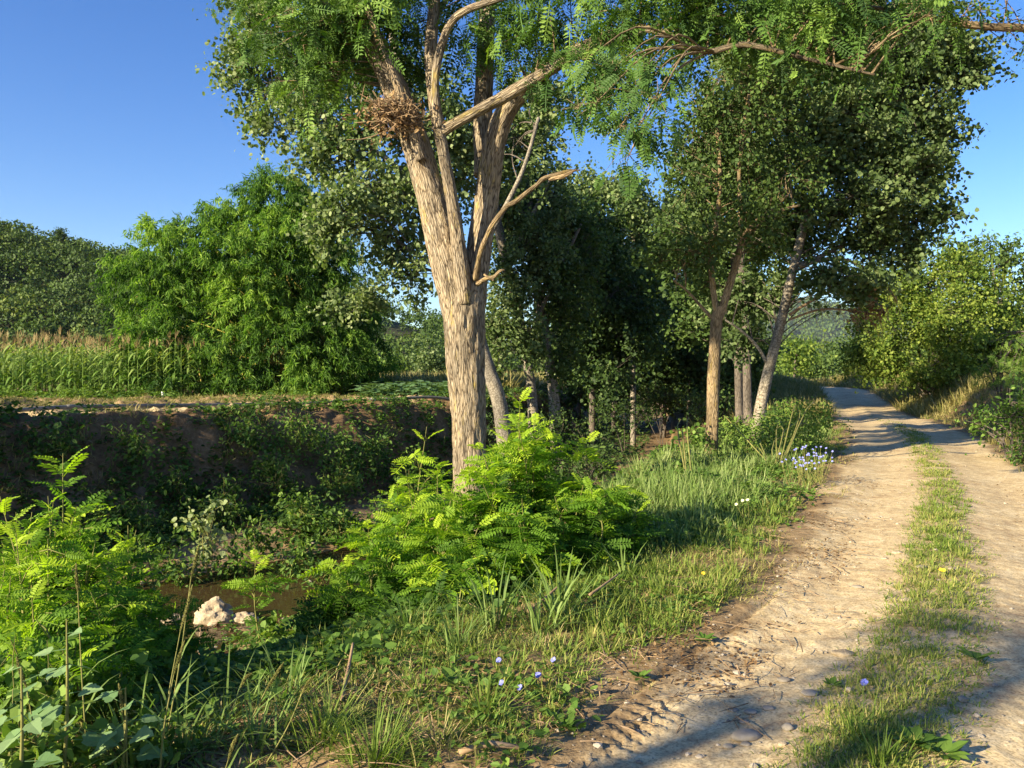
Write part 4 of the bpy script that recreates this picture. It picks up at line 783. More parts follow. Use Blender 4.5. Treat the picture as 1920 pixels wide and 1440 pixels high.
def maize_back():
    r = rg(320); g = Geo(); pts = []
    for (x, y) in cells[300:]: pts.append((x, y))
    for y in np.arange(41.5, 62, .85):
        for x in np.arange(-42, -12, .5): pts.append((x+r.normal(0, .1), y+r.normal(0, .1)))
    pts = np.array(pts); z = H(pts[:, 0], pts[:, 1], False); n = len(pts)
    o = np.column_stack([pts, z]); top = o+np.array([0, 0, 2.2])+np.column_stack([np.zeros(n), np.zeros(n), r.normal(0, .12, n)])
    sticks(g, o, top, .016, .01, .6, 0, 3); sticks(g, top, top+np.column_stack([r.normal(0, .06, n), r.normal(0, .06, n), np.full(n, .35)]), .012, .005, .6, 1, 3)
    for j in range(8):
        a = r.uniform(0, 6.28, n); U = np.column_stack([np.cos(a), np.sin(a), np.full(n, .5)]); T, f = BLADES[2]
        stamp(g, T, f, o+np.array([0, 0, .5+j*.2]), U, np.column_stack([np.cos(a)*.5, np.sin(a)*.5, np.full(n, -1.)]), np.column_stack([np.full(n, .75), np.full(n, .085), np.full(n, .5)]), r.uniform(.3, .8, n), 0)
    tag(g.build('maize_field', [M['maize'], M['tassel']]), 'dense tasselled maize stretching back behind the front rows', 'maize', None, 'stuff')
maize_back()
def crop_field():
    protos = []
    for k in range(5):
        r = rg(330+k); g = Geo()
        sticks(g, [[0, 0, -.03]], [[0, 0, .55]], .015, .01, .4)
        n = 15; a = np.arange(n)*2.4; z = r.uniform(.12, .6, n)
        o = np.column_stack([.16*np.cos(a), .16*np.sin(a), z]); U = np.column_stack([np.cos(a), np.sin(a), r.uniform(-.35, .3, n)]); W = np.column_stack([np.cos(a)*.4, np.sin(a)*.4, np.ones(n)])
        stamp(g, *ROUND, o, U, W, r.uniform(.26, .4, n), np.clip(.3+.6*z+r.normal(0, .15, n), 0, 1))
        protos.append(g.mesh('crop_plant', [M['crop']], (0, 0, 0)))
    r = rg(340); k = 0
    for row in range(9):
        for x in np.arange(-9.2, -1.0, .55):
            y = 32.4+row*.72+r.normal(0, .08)+.1*(x+5); xx = x+r.normal(0, .07)
            if (xx*F/y+CX) < 672: continue
            o = bpy.data.objects.new('crop_plant', protos[r.integers(0, 5)]); COL.objects.link(o); o.location = (xx, y, h1(xx, y)); o.rotation_euler = (0, 0, r.uniform(0, 6.28)); s = r.uniform(.8, 1.1); o.scale = (s, s, s)
            tag(o, 'broad leaved green crop plant in the low field left of the thick trunk', 'crop plant', 'crop plants in the low field')
crop_field()
def far_tree(name, label, px, D, wpx, toppx, seed, leafm, tint, size=.5, basepx=712):
    r = rg(seed); x = (px-CX)/F*D; b = np.array([x, D, .55]); zt = P(px, toppx, D)[2]; rx = wpx*D/F
    root = thing(name, label, 'tree', b, 'trees at the far side of the fields'); g = Geo()
    c = tube(g, [b, b+[0, 0, (zt-.5)*.5], b+[.1, 0, (zt-.5)*.85]], [.22, .16, .06], 8, .8, cap=False); g.build('trunk', M['grey'], root)
    hh = (zt-.5)/2; gl = Geo()
    lob = [(b+np.array([0, 0, hh*1.02]), np.array([rx, rx, hh*.95]))]+[(b+np.array([r.uniform(-.6, .6)*rx, r.uniform(-.5, .2)*rx, hh*r.uniform(.5, 1.5)]), np.array([.5*rx, .5*rx, .42*hh])) for _ in range(5)]
    crown(gl, None, r, lob, None, dens=26, n_leaf=14, tmpl=DIAMOND, size=size, spread=.5, droop=.2, tint=tint, tv=.2, up=.4, hollow=.35, gap=.8)
    gl.build('crown', M[leafm], root)
far_tree('willow_tree', 'dense grey green willow at the far edge of the crop field', 803, 82, 40, 636, 350, 'poplar', .35, .3)
far_tree('maple_tree', 'rounded yellow green tree left of the far willow', 743, 120, 24, 668, 351, 'hazel', .35, .45)
far_tree('maple_tree', 'small green tree at the left end of the far tree line', 708, 110, 22, 672, 352, 'shrub', .5, .45)
far_tree('oak_tree', 'dark tree filling the gap right of the far willow', 850, 100, 32, 640, 353, 'darkleaf', .6, .45)
far_tree('poplar_tree', 'lone light green tree on the grassy mound seen past the leaning poplar', 1492, 66, 33, 640, 354, 'hazel', .42, .28)
far_tree('oak_tree', 'dark green tree behind the grassy mound, right of the light green one', 1530, 95, 30, 672, 355, 'darkleaf', .75, .4)
far_tree('oak_tree', 'dark blue green tree in the dip where the road ends', 1572, 130, 45, 676, 356, 'darkleaf', .85, .5)
far_tree('poplar_tree', 'green bush like tree peeping out left of the leaning poplar', 1395, 70, 30, 668, 357, 'shrub', .4, .3)

# ------------------------------------------------------------------ hills and far woods
def hill(name, xs, zs, y0, y1, yr, seed):
    X, Y = np.meshgrid(np.linspace(xs[0], xs[-1], 160), np.linspace(y0, y1, 80)); rd = np.interp(X, xs, zs)
    def zf(x, y): return np.interp(x, xs, zs)*sm((y-y0)/(yr-y0))*(1-.4*sm((y-yr)/(y1-yr)))+.8*fbm(x, y, .03, 2, seed)-1.
    Z = zf(X, Y); g = Geo(); i = (np.arange(79)*160)[:, None]; j = np.arange(159)[None]
    g.add(np.stack([X, Y, Z], -1).reshape(-1, 3), [np.stack([i+j, i+j+1, i+j+161, i+j+160], -1).reshape(-1, 4)], .5, None, 0, True)
    tag(g.build(name, M['hillsoil']), kind='structure'); return zf
def wood(zf, x0, x1, y0, y1, n, rcrown, label, seed, leaves=110, size=.75, mu=.5):
    r = rg(seed); g = Geo(); x = r.uniform(x0, x1, n); y = r.uniform(y0, y1, n); z = zf(x, y)
    for k in range(n):
        rad = rcrown*r.uniform(.65, 1.35); c = np.array([x[k], y[k], z[k]+rad*.75]); m = leaves
        d = nrm(r.normal(size=(m, 3))); d[:, 2] = np.abs(d[:, 2])*1.1-.35
        pos = c+d*rad*np.array([1, 1, .95])*(.75+.3*r.random((m, 1)))*(1+.25*vnoise(d*2.2+k)[:, None])
        ti = mu+r.normal(0, .16)+r.normal(0, .1, m)
        stamp(g, *DIAMOND, pos, nrm(r.normal(0, 1, (m, 3))), nrm(d+r.normal(0, .22, (m, 3))), size*r.uniform(.7, 1.4, m)*2, np.clip(ti, 0, 1))
    tag(g.build('hillside_wood', M['wood']), label, 'wood', None, 'stuff')
zf1 = hill('hill', [-420, -260, -161, -137, -114, -60, -18, 30, 90], [75, 60, 44, 38, 34, 25, 14, 7, 1], 165, 420, 262, 3.)
wood(zf1, -235, -50, 158, 285, 1500, 4.2, 'dense mixed wood covering the hillside on the left', 400, 150, .42, .38)
wood(zf1, -75, 25, 168, 275, 260, 4.2, 'wood on the low end of the hill seen past the thick trunk', 401, 150, .4, .3)
zf2 = hill('hill', [-40, 60, 95, 120, 150, 220, 330], [5, 8, 9, 8, 7, 6, 4], 210, 430, 300, 5.)
wood(zf2, 70, 160, 215, 310, 190, 4.6, 'wood on the low hill beyond the end of the road', 402, 150, .45, .45)
zf3 = hill('hill', [250, 1050, 1300, 1475, 1600, 2000, 2200], [112, 290, 325, 308, 268, 220, 180], 3100, 4600, 4000, 7.)
wood(zf3, 1000, 1900, 3150, 4050, 600, 32, 'faint wooded ridge far beyond the road', 403, 60, 6.5, .45)
def ridge_pine():
    D = 262; zb = float(zf1(np.array([(112-CX)/F*D]), np.array([D]))[0]); b = np.array([(112-CX)/F*D, D, zb]); r = rg(420)
    root = thing('pine_tree', 'lone dark pine standing above the hill skyline on the left', 'tree', b); g = Geo()
    tube(g, [b, b+[0, 0, 4], b+[.2, 0, 7.5]], [.3, .22, .1], 6, 1, cap=False); g.build('trunk', M['grey'], root); gl = Geo()
    crown(gl, None, r, [(b+np.array([dx, 0, dz]), np.array([a, a, c])) for dx, dz, a, c in ((0, 7, 2.2, 1.3), (-1.5, 5.5, 1.6, 1.), (1.7, 5, 1.6, 1.), (.2, 8.5, 1.2, .8))], None, dens=30, n_leaf=12, tmpl=DIAMOND, size=.5, spread=.4, tint=.4, gap=.7)
    gl.build('crown', M['darkleaf'], root)
ridge_pine()

# ------------------------------------------------------------------ grass and ground cover
def scatter(r, n, r0, r1, a0=-36, a1=36):
    a = np.radians(r.uniform(a0, a1, n)); q = r0*np.exp(r.random(n)*math.log(r1/r0)); return q*np.sin(a), q*np.cos(a)
def grass_patch(name, label, mask, n, r0, r1, matn, h=(.08, .2), per=12, seed=0, a=(-36, 36), tint=.45, spread=.035, wid=.0045, lean=.55, tv=.18):
    r = rg(seed); x, y = scatter(r, n, r0, r1, *a); d, yc, rd, yr = fields(x, y)
    w_ = mask(x, y, d, rd); keep = r.random(n) < w_; x, y, w_ = x[keep], y[keep], w_[keep]; m = len(x)
    z = H(x, y); q = np.hypot(x, y); g = Geo(); ii = np.repeat(np.arange(m), per); k = len(ii)
    hh = r.uniform(h[0], h[1], m)*(.55+.6*w_)
    ang = r.uniform(0, 6.28, k); rad = np.abs(r.normal(0, 1, k))*spread*(1+.02*q[ii])
    o = np.column_stack([x[ii]+np.cos(ang)*rad, y[ii]+np.sin(ang)*rad, z[ii]-.012])
    ln_ = np.abs(r.normal(0, lean, k))
    U = np.column_stack([np.cos(ang)*ln_, np.sin(ang)*ln_, np.ones(k)]); W = np.column_stack([np.cos(ang), np.sin(ang), np.full(k, -.3)])+r.normal(0, .3, (k, 3))
    L = hh[ii]*r.uniform(.55, 1.2, k); wd = wid*(1+.07*q[ii])*r.uniform(.7, 1.4, k)
    tt = np.clip(tint+.18*n2(x, y, .9, seed+.5)[ii]+r.normal(0, .1, m)[ii]+r.normal(0, tv, k), 0, 1); pk = r.integers(0, 3, k)
    for j in range(3):
        s = pk == j; stamp(g, *BLADES[j], o[s], U[s], W[s], np.column_stack([L[s], wd[s], L[s]]), tt[s], 0, .12)
    tag(g.build(name, M[matn]), label, 'grass', None, 'stuff')
def vergemask(x, y, d, r):
    hl = np.clip(.9+.05*y, .9, 1.5); e = -r-hl+.28*fbm(x, y, 1.6, 3, 12.)
    near_cam = sm((np.hypot(x+.1, y-3.0)-1.2)/1.8)
    bare = sm((n2(x, y, 1.3, 33.)+.55)/.5)
    return (r < 0)*sm(e/.3)*sm((d-2.6)/2.)*(.25+.75*bare)*(y > 1)*(.35+.65*near_cam)
grass_patch('verge_grass', 'short sunlit grass between the creek slope and the dirt road', vergemask, 25000, 2.6, 32, 'grass', (.05, .16), 13, 501, (-30, 32), .46)
grass_patch('tall_verge_grass', 'taller seeding grass on the verge around the young locust', lambda x, y, d, r: vergemask(x, y, d, r)*sm((y-6.5)/3)*sm((-r-1.5)/.8), 5500, 6, 32, 'reed', (.15, .36), 12, 502, (-8, 28), .6, .06, .006, .3)
grass_patch('median_grass', 'low grass strip along the middle of the dirt road', lambda x, y, d, r: np.exp(-((r+.1*n2(x, y, .8, 2.))/.3)**4)*sm((34-y)/14)*sm((n2(x, y, 1.6, 21.)+.95+.3*n2(x, y, 5., 2.))/.7)*(.55+.45*sm((y-4)/4)), 36000, 2.6, 34, 'grass', (.03, .085), 12, 503, (8, 36), .5, .03, .004)
grass_patch('dry_verge_grass', 'dry straw coloured grass on worn ground by the road edge', lambda x, y, d, r: (r < 0)*sm((d-4)/2)*sm((-r-.9)/.4)*sm((n2(x, y, 1.1, 55.)+.15)/.5)*.8*(y > 1), 13000, 2.6, 20, 'drygrass', (.04, .12), 11, 504, (-30, 30), .45, .05, .004, 1.6)
grass_patch('right_bank_grass', 'pale dry grass on the low bank under the right hand bushes', lambda x, y, d, r: sm((r-1.35+.2*n2(x, y, 1.3, 8.))/.5)*(r < 9)*(y < 75), 16000, 8, 75, 'drygrass', (.12, .34), 12, 505, (12, 36), .42, .06, .006, .5)
grass_patch('right_edge_grass', 'green tufts at the foot of the right bank beside the wheel track', lambda x, y, d, r: sm((r-1.3+.25*n2(x, y, 1.3, 8.))/.4)*(r < 4)*sm(n2(x, y, .5, 3.)+.4), 5000, 8, 40, 'grass', (.1, .25), 12, 506, (12, 36), .4)
grass_patch('mound_grass', 'rough grass over the mound where the road bends away', lambda x, y, d, r: ((np.abs(r) > 1.6) & (d > 2) & (y > 30) & (y < 90))*1., 12000, 30, 90, 'drygrass', (.25, .6), 10, 507, (8, 32), .3, .12, .009, .5)
grass_patch('field_edge_grass', 'mown grass strip between the irrigation pipe and the maize', lambda x, y, d, r: ((d < -7.6) & (y < 41))*(.15+.85*sm((-d-9.6)/1.2))*(.5+.5*sm(n2(x, y, .7, 4.)+.5)), 22000, 15, 46, 'drygrass', (.06, .16), 12, 508, (-36, 4), .25, .07, .005, .7)
grass_patch('far_field_grass', 'tall dry grass between the crop field and the far trees', lambda x, y, d, r: ((d < -8) & (y > 39.5) & (x > -14))*1., 9000, 38, 115, 'drygrass', (.5, 1.1), 10, 511, (-14, 4), .35, .2, .012, .35)
grass_patch('bank_grass', 'tufts of grass and dry stalks hanging on the far creek bank', lambda x, y, d, r: ((d < -3.5) & (d > -8.2))*sm((n2(x, y, .8, 14.)+.15)/.5), 7000, 13, 40, 'drygrass', (.1, .3), 10, 509, (-36, 4), .3, .07, .006, .9)
def cover(name, label, mask, n, r0, r1, matn, tm, size, per, seed, a, tint, hz_=(0.02, .2), up=.9, tv=.2):
    r = rg(seed); x, y = scatter(r, n, r0, r1, *a); d, yc, rd, yr = fields(x, y); keep = r.random(n) < mask(x, y, d, rd); x, y = x[keep], y[keep]; m = len(x)
    g = Geo(); ii = np.repeat(np.arange(m), per); k = len(ii); q = np.hypot(x, y)
    hmax = hz_[0]+(hz_[1]-hz_[0])*np.clip(.5+.6*n2(x, y, 1.4, seed+.3), 0, 1.2)
    xx, yy = x[ii]+r.normal(0, .06, k), y[ii]+r.normal(0, .06, k); zz = H(xx, yy)+hmax[ii]*r.random(k)**.7
    U = nrm(np.column_stack([r.normal(0, 1, k), r.normal(0, 1, k), r.normal(0, .35, k)])); W = r.normal(0, .4, (k, 3))+np.array([0, 0, up])
    tt = np.clip(tint+.2*n2(x, y, .8, seed+.9)[ii]+r.normal(0, tv, k), 0, 1); sz = size*r.uniform(.55, 1.3, k)
    for j, (T, f) in enumerate(tm): stamp(g, T, f, np.column_stack([xx, yy, zz])[j::len(tm)], U[j::len(tm)], W[j::len(tm)], sz[j::len(tm)], tt[j::len(tm)])
    tag(g.build(name, M[matn]), label, 'undergrowth', None, 'stuff')
slope = lambda x, y, d, r: sm((d-1.3)/.6)*sm((8.6-d)/2.2)*(r < -1.2)*sm((n2(x, y, .9, 71.)+.7)/.5)
cover('creeping_undergrowth', 'tangled creeping leaves covering the near creek slope', slope, 12000, 2.8, 24, 'shrub', [ROUND, OVAL], .065, 9, 520, (-36, 20), .5, (.02, .26))
cover('bank_creeper', 'dark creeping leaves patching the far creek bank', lambda x, y, d, r: ((d < -2.2) & (d > -8.2))*sm((n2(x, y, .55, 44.)+.3)/.4), 17000, 12, 45, 'shrub', [OVAL, ROUND], .1, 9, 521, (-36, 6), .33, (.02, .42))
cover('field_edge_weeds', 'green weeds along the foot of the maize', lambda x, y, d, r: ((y > 30.5+.05*(x+20)) & (y < 35) & (x < -8))*sm((n2(x, y, .5, 4.)+.3)/.5), 7000, 30, 42, 'shrub', [OVAL], .13, 9, 522, (-36, -10), .6, (.0, .55))
cover('low_weeds', 'small broad weeds among the verge grass', lambda x, y, d, r: vergemask(x, y, d, r)*sm((n2(x, y, 1.1, 91.)+.2)/.4), 6000, 2.6, 22, 'shrub', [OVAL, ROUND], .042, 9, 523, (-28, 30), .6, (.0, .09))
cover('grove_undergrowth', 'shaded undergrowth on the floor of the creek grove', lambda x, y, d, r: ((y > 17) & (d > -8) & (d < 5) & (np.abs(d) > 1.2) & (r < -2))*1., 7000, 16, 60, 'darkleaf', [OVAL], .15, 8, 524, (-4, 22), .55, (.05, .5))
cover('leaf_litter', 'dead leaves and bits of bark on the bare ground', lambda x, y, d, r: ((np.abs(r) > .75) & (d > 1.5))*sm((n2(x, y, 1.3, 61.)+.35)/.5)*sm((3.4-np.abs(r+1.4))/1.2), 9000, 2.4, 14, 'litter', [OVAL], .03, 6, 525, (-36, 36), .5, (.0, .015), 1.6)
cover('creek_debris', 'brown dead leaves heaped along the muddy creek edge', lambda x, y, d, r: ((d > .8) & (d < 3.2))*sm((n2(x, y, 1., 67.)+.4)/.5), 3500, 6, 22, 'litter', [OVAL], .06, 9, 526, (-36, 10), .35, (.0, .07), 1.2)

# ------------------------------------------------------------------ stones, pipe, sticks, flowers, tall weeds
def rock_mesh(seed, sub=3, sq=(1, .8, .55), rough=.3):
    r = rg(seed); import bmesh
    bm = bmesh.new(); bmesh.ops.create_icosphere(bm, subdivisions=sub, radius=1)
    v = np.array([p.co[:] for p in bm.verts]); f = np.array([[q.index for q in t.verts] for t in bm.faces]); bm.free()
    v = v*(1+rough*vnoise(v*1.3+seed)[:, None]+rough*.45*vnoise(v*3.1+seed*2)[:, None]+rough*.2*vnoise(v*8+seed)[:, None])*np.array(sq); return v, f
for (px, py, s, sq, lab) in ((405, 1168, .27, (1.05, .8, .82), 'pale rough boulder lying in the creek, the larger one'), (458, 1160, .15, (1.1, .8, .6), 'small pale rock right beside the boulder in the creek'), (318, 1180, .17, (1.3, .8, .35), 'flat whitish stone at the water edge left of the boulder')):
    b = P(px, py, 11.8); b[2] = max(h1(b[0], b[1]), -1.95); v, f = rock_mesh(px, 4, sq, .32); g = Geo(); g.add(v*s+b+[0, 0, s*.3], [f], .6, None, 0, False)
    tag(g.build('creek_rock', M['rock'], None, b), lab, 'rock', 'pale rocks in the creek')
stones = [(1400, 1385, 58, .42, 'long flat grey stone bedded in the road, largest of the cobbles'), (1365, 1402, 20, .6, 'small tan cobble under the left end of the long flat stone'), (1398, 1398, 20, .5, 'dark cobble touching the lower edge of the long flat stone'), (1470, 1278, 26, .5, 'rounded tan cobble at the top of the shaded cobbles'), (1478, 1368, 24, .8, 'upright oval cobble right of the long flat stone'), (1468, 1398, 18, .7, 'round pale cobble by the road grass'), (1408, 1338, 26, .5, 'angular grey cobble in the middle of the cobbles'), (1440, 1330, 24, .45, 'flat tan cobble right of the angular grey one'), (1375, 1333, 22, .4, 'faint tan cobble left of the angular grey one'), (1520, 1302, 34, .35, 'broad flat grey stone touching the road grass'), (1312, 1420, 17, .5, 'small pointed grey stone nearest the viewer on the road'), (1582, 1228, 42, .35, 'white angular stone beside the grass strip'), (1608, 1102, 20, .4, 'grey stone in the left wheel track beside the grass strip'), (1682, 1038, 20, .4, 'white stone at the left edge of the grass strip, farther up the road'), (1658, 1048, 14, .4, 'little pale stone left of the white one up the road'), (1728, 1066, 22, .35, 'flat grey stone lying in the grass strip'), (1785, 1068, 24, .3, 'thin white stone lying in the grass strip'), (1700, 1128, 26, .4, 'pale stone half hidden at the grass strip edge'), (1395, 1355, 22, .35, 'flat tan cobble just above the long flat stone'), (1540, 1405, 20, .4, 'tan cobble near the bottom beside the grass')]
for i, (px, py, wpx, asp, lab) in enumerate(stones):
    b = ray(px, py); s = wpx*.5*b[1]/F; v, f = rock_mesh(700+i, 3, (1, .75, asp*.75), .16); g = Geo(); a = rg(i).uniform(-.4, .4)
    v = np.column_stack([v[:, 0]*math.cos(a)-v[:, 1]*math.sin(a), v[:, 0]*math.sin(a)+v[:, 1]*math.cos(a), v[:, 2]])
    g.add(v*s+b+[0, 0, s*asp*.42], [f], float(rg(i).uniform(.2, .8)), None, 0, True)
    tag(g.build('road_stone', M['rock' if 'white' in lab or 'pale' in lab else 'cobble'], None, b), lab, 'stone', 'stones bedded in the dirt road')
def dead_twigs():
    r = rg(760); n = 2600; x, y = scatter(r, n, 2.5, 16, -34, 34); d, yc, rd, yr = fields(x, y); k = (rd < -.5) & (d > 1.2) & (n2(x, y, 1.1, 31.) > -.15); x, y = x[k], y[k]; n = len(x)
    a = r.uniform(0, 6.28, n); L = r.uniform(.04, .28, n); z = H(x, y); g = Geo(); p = np.column_stack([x, y, z+.01+r.uniform(0, .03, n)]); q = p+np.column_stack([np.cos(a)*L, np.sin(a)*L, r.normal(.01, .12, n)*L]); m = (p+q)/2+r.normal(0, .012, (n, 3))
    w_ = r.uniform(.0015, .004, n); sticks(g, p, m, w_, w_*.8, r.random(n), 0, 3); sticks(g, m, q, w_*.8, w_*.4, r.random(n), 0, 3)
    tag(g.build('dead_twigs', M['twig']), 'small dead twigs and straws strewn over the verge and slope', 'twigs', None, 'stuff')
dead_twigs()
def gravel():
    r = rg(720); n = 5000; x, y = scatter(r, n, 2.4, 22, 2, 36); d, yc, rd, yr = fields(x, y); k = (np.abs(rd) < 1.6) & (r.random(n) < .25+.75*sm(n2(x, y, .9, 3.)+.3)); x, y = x[k], y[k]; n = len(x)
    v, f = rock_mesh(5, 1, (1, .8, .55), .25); g = Geo(); s = np.minimum(r.lognormal(-5.2, .55, n), .03)*(1+.03*np.hypot(x, y)); a = r.uniform(0, 6.28, n)
    stamp(g, v, [f], np.column_stack([x, y, H(x, y)+s*.15]), np.column_stack([np.cos(a), np.sin(a), r.normal(0, .2, n)]), np.tile([0, 0, 1.], (n, 1)), s, r.random(n))
    tag(g.build('gravel', M['cobble']), 'loose gravel scattered over the wheel tracks', 'gravel', None, 'stuff')
    r = rg(721); n = 900; x, y = scatter(r, n, 6, 30, -30, 14); d, yc, rd, yr = fields(x, y); k = (np.abs(d) < 2.4); x, y = x[k], y[k]; n = len(x); s = r.uniform(.02, .08, n); a = r.uniform(0, 6.28, n); g = Geo()
    stamp(g, v, [f], np.column_stack([x, y, H(x, y)+s*.2]), np.column_stack([np.cos(a), np.sin(a), np.zeros(n)]), np.tile([0, 0, 1.], (n, 1)), s, r.random(n))
    tag(g.build('creek_gravel', M['cobble']), 'stones and gravel along the creek bed', 'gravel', None, 'stuff')
gravel()
def pipe():
    g = Geo(); pts = []
    for px, py in ((-160, 795), (0, 785), (130, 780), (290, 775), (430, 767), (560, 760), (700, 757), (850, 751), (930, 744)):
        D = np.interp(px, [-160, 0, 430, 850, 930], [16.8, 18.6, 23.6, 29.2, 30.2]); x = (px-CX)/F*D; pts.append((x, D, h1(x, D)+.13))
    c = tube(g, pts, [.05]*len(pts), 12, .2, lump=0)
    o = thing('irrigation_pipe', 'grey irrigation pipe laid along the top of the far creek bank', 'pipe', c[0]); g.build('tube', M['pipe'], o)
    for px in (128, 700):
        i = np.argmin(np.abs(c[:, 0]/c[:, 1]*F+CX-px)); g = Geo(); d = nrm(c[i+1]-c[i]); tube(g, [c[i]-d*.12, c[i], c[i]+d*.12], [.055, .06, .055], 12, .06, lump=0); g.build('coupling', M['white' if px == 700 else 'pipe'], o)
pipe()
b = gb(305, 31.5); g = Geo(); tube(g, [b-np.array([0, 0, .05]), b+[0, 0, .18], b+[0, 0, .36]], [.045, .045, .045], 10, .1, lump=0); tube(g, [b+[0, 0, .36], b+[0, 0, .4]], [.056, .05], 10, .02, lump=0)
tag(g.build('marker_post', M['white'], None, b), 'short white marker post in the weeds between maize and bamboo', 'post')
def stick_thing(pts, rad, label, tint=.6):
    P3 = [ray(*p)+np.array([0, 0, .03+h]) for p, h in pts]; g = Geo(); tube(g, P3, np.array(rad), 7, .05, seed=int(pts[0][0][0]), tint=tint); tag(g.build('fallen_stick', M['twig'], None, P3[0]), label, 'stick', 'fallen sticks on the verge')
stick_thing([((1105, 1132), .03), ((1130, 1120), .05), ((1162, 1103), .08)], [.01, .009, .006], 'pale stick leaning out of the grass right of the reed tuft')
stick_thing([((990, 1170), .05), ((1020, 1160), .1), ((1052, 1142), .14)], [.012, .01, .006], 'dry stick among the tall reed blades')
stick_thing([((640, 1325), .0), ((652, 1290), .05), ((662, 1258), .12)], [.012, .01, .007], 'broken brown stick standing at the left of the worn ground')
stick_thing([((372, 1290), .0), ((374, 1260), .1), ((376, 1215), .25)], [.014, .012, .01], 'upright broken twig in the brown debris by the creek')
stick_thing([((860, 1425), .0), ((920, 1418), .02), ((990, 1425), .01)], [.012, .014, .008], 'flat dead stick on the worn ground at the bottom')
stick_thing([((560, 1190), .02), ((620, 1196), .06), ((690, 1180), .1)], [.01, .009, .005], 'long thin twig fallen across the creepers near the water')
def flower(px, py, h, label, petal, name='chicory_plant', cat='flower', group=None, n=2, sz=.017, lw=.004):
    b = ray(px, py); r = rg(int(px*7+py)); root = thing(name, label, cat, b, group); gs = Geo()
    for k in range(n):
        gf = Geo()
        e = b+np.array([r.normal(0, .03+.03*(n > 2)*2), r.normal(0, .03), h*r.uniform(.75, 1.1)]); tube(gs, [b, (b+e)/2+r.normal(0, .012, 3), e], [.003, .0025, .0018], 4, .04, cap=False)
        m = 12; a = np.arange(m)*2*np.pi/m; nz = nrm(np.array([r.normal(0, .3)-.3, -.7, .8])); A = nrm(np.cross(nz, [1., 0, 0])); B = np.cross(nz, A)
        U = np.cos(a)[:, None]*A+np.sin(a)[:, None]*B+nz*.25; stamp(gf, *OVAL, np.repeat(e[None], m, 0), U, np.repeat(nz[None], m, 0), sz*r.uniform(.85, 1.15, m), r.random(m)); gf.build('bloom', M[petal], root)
    gs.build('stem', M['stem'], root)
CG = 'chicory plants with blue flowers'
for px, py, h, lab, n in ((1033, 1250, .05, 'single blue chicory flower open in the verge grass, highest of the nearby ones', 1), (1003, 1292, .06, 'pair of blue chicory flowers on the worn verge, right of the lower bloom', 2), (966, 1303, .05, 'blue chicory blooms low beside the thick grass tuft', 2), (938, 1246, .04, 'tiny blue chicory flower half hidden left of the single open one', 1), (1620, 1296, .06, 'blue chicory in the grass strip of the road', 2)):
    flower(px, py, h, lab, 'chicory', group=CG, n=n)
rr = rg(730)
for k in range(11):
    px, py = 1482+k*7+rr.normal(0, 8), 915+rr.normal(0, 7)-k*1.2
    flower(px, py, rr.uniform(.3, .55), 'blue flowered chicory in the thin stand at the road edge by the soft weed bush', 'chicory', group=CG+' at the road edge', n=5, sz=.017)
for px, py, lab in ((1315, 1092, 'yellow dandelion like flower at the road edge of the verge'), (1765, 1083, 'yellow flower in the grass strip, left of the two'), (1775, 1090, 'yellow flower in the grass strip, right of the two')):
    flower(px, py, .07, lab, 'yellow', 'yellow_flower', 'flower', 'yellow flowers', 1, .016)
flower(1400, 985, .25, 'white flowered weed in the shade of the verge grass', 'cream', 'white_flower', 'flower', None, 3, .02)
def tuft(px, py, label, n, L, wid, seed, matn='reed', lean=.35, name='reed_tuft', tint=.45):
    b = ray(px, py); r = rg(seed); g = Geo(); ang = r.uniform(0, 6.28, n); rad = np.abs(r.normal(0, .07, n)); o = np.column_stack([b[0]+np.cos(ang)*rad, b[1]+np.sin(ang)*rad, np.full(n, b[2]-.02)])
    ln_ = np.abs(r.normal(0, lean, n)); U = np.column_stack([np.cos(ang)*ln_, np.sin(ang)*ln_, np.ones(n)]); W = np.column_stack([np.cos(ang), np.sin(ang), np.full(n, -.2)]); LL = L*r.uniform(.5, 1.1, n); pk = r.integers(0, 3, n)
    for j in range(3):
        s = pk == j; stamp(g, *BLADES[j], o[s], U[s], W[s], np.column_stack([LL[s], np.full(s.sum(), wid)*r.uniform(.7, 1.3, s.sum()), LL[s]]), np.clip(r.normal(tint, .18, s.sum()), 0, 1))
    tag(g.build(name, M[matn], None, b), label, 'grass tuft', 'tall grass tufts')
tuft(1050, 1165, 'tallest reed tuft with broad upright blades before the saplings', 45, .55, .014, 1)
tuft(930, 1180, 'dark reed tuft in the shade under the saplings', 45, .5, .013, 2, tint=.2)
tuft(1010, 1190, 'reed tuft just left of the tallest one', 30, .45, .012, 3)
tuft(1170, 1085, 'reed blades right of the bright thicket', 30, .4, .012, 4)
tuft(910, 1345, 'thick spreading grass tuft on the worn ground', 90, .24, .008, 5, 'grass', .8, tint=.4)
tuft(700, 1430, 'large shaggy grass tuft at the bottom edge', 190, .3, .006, 6, 'grass', .9, tint=.35)
tuft(600, 1400, 'shaggy grass tuft left of the large one at the bottom', 120, .3, .006, 7, 'grass', .8, tint=.3)
tuft(1265, 1165, 'small arching blue green tuft near the road edge', 26, .22, .008, 8, 'reed', .9)
tuft(340, 1420, 'long bladed grass tuft under the tall foxtail stems', 45, .42, .011, 9, 'reed', .7)
tuft(480, 1400, 'long bladed grass tuft in the lower left', 50, .36, .01, 10, 'reed', .8)
tuft(1650, 1430, 'dark thick grass tuft at the bottom of the road strip', 160, .16, .006, 11, 'grass', .7, tint=.25)
tuft(1600, 1380, 'thick grass tuft in the road strip above the bottom one', 120, .15, .006, 12, 'grass', .7, tint=.3)
tuft(250, 1440, 'grass tuft at the bottom left under the big leaved weed', 50, .4, .01, 13, 'reed', .6)
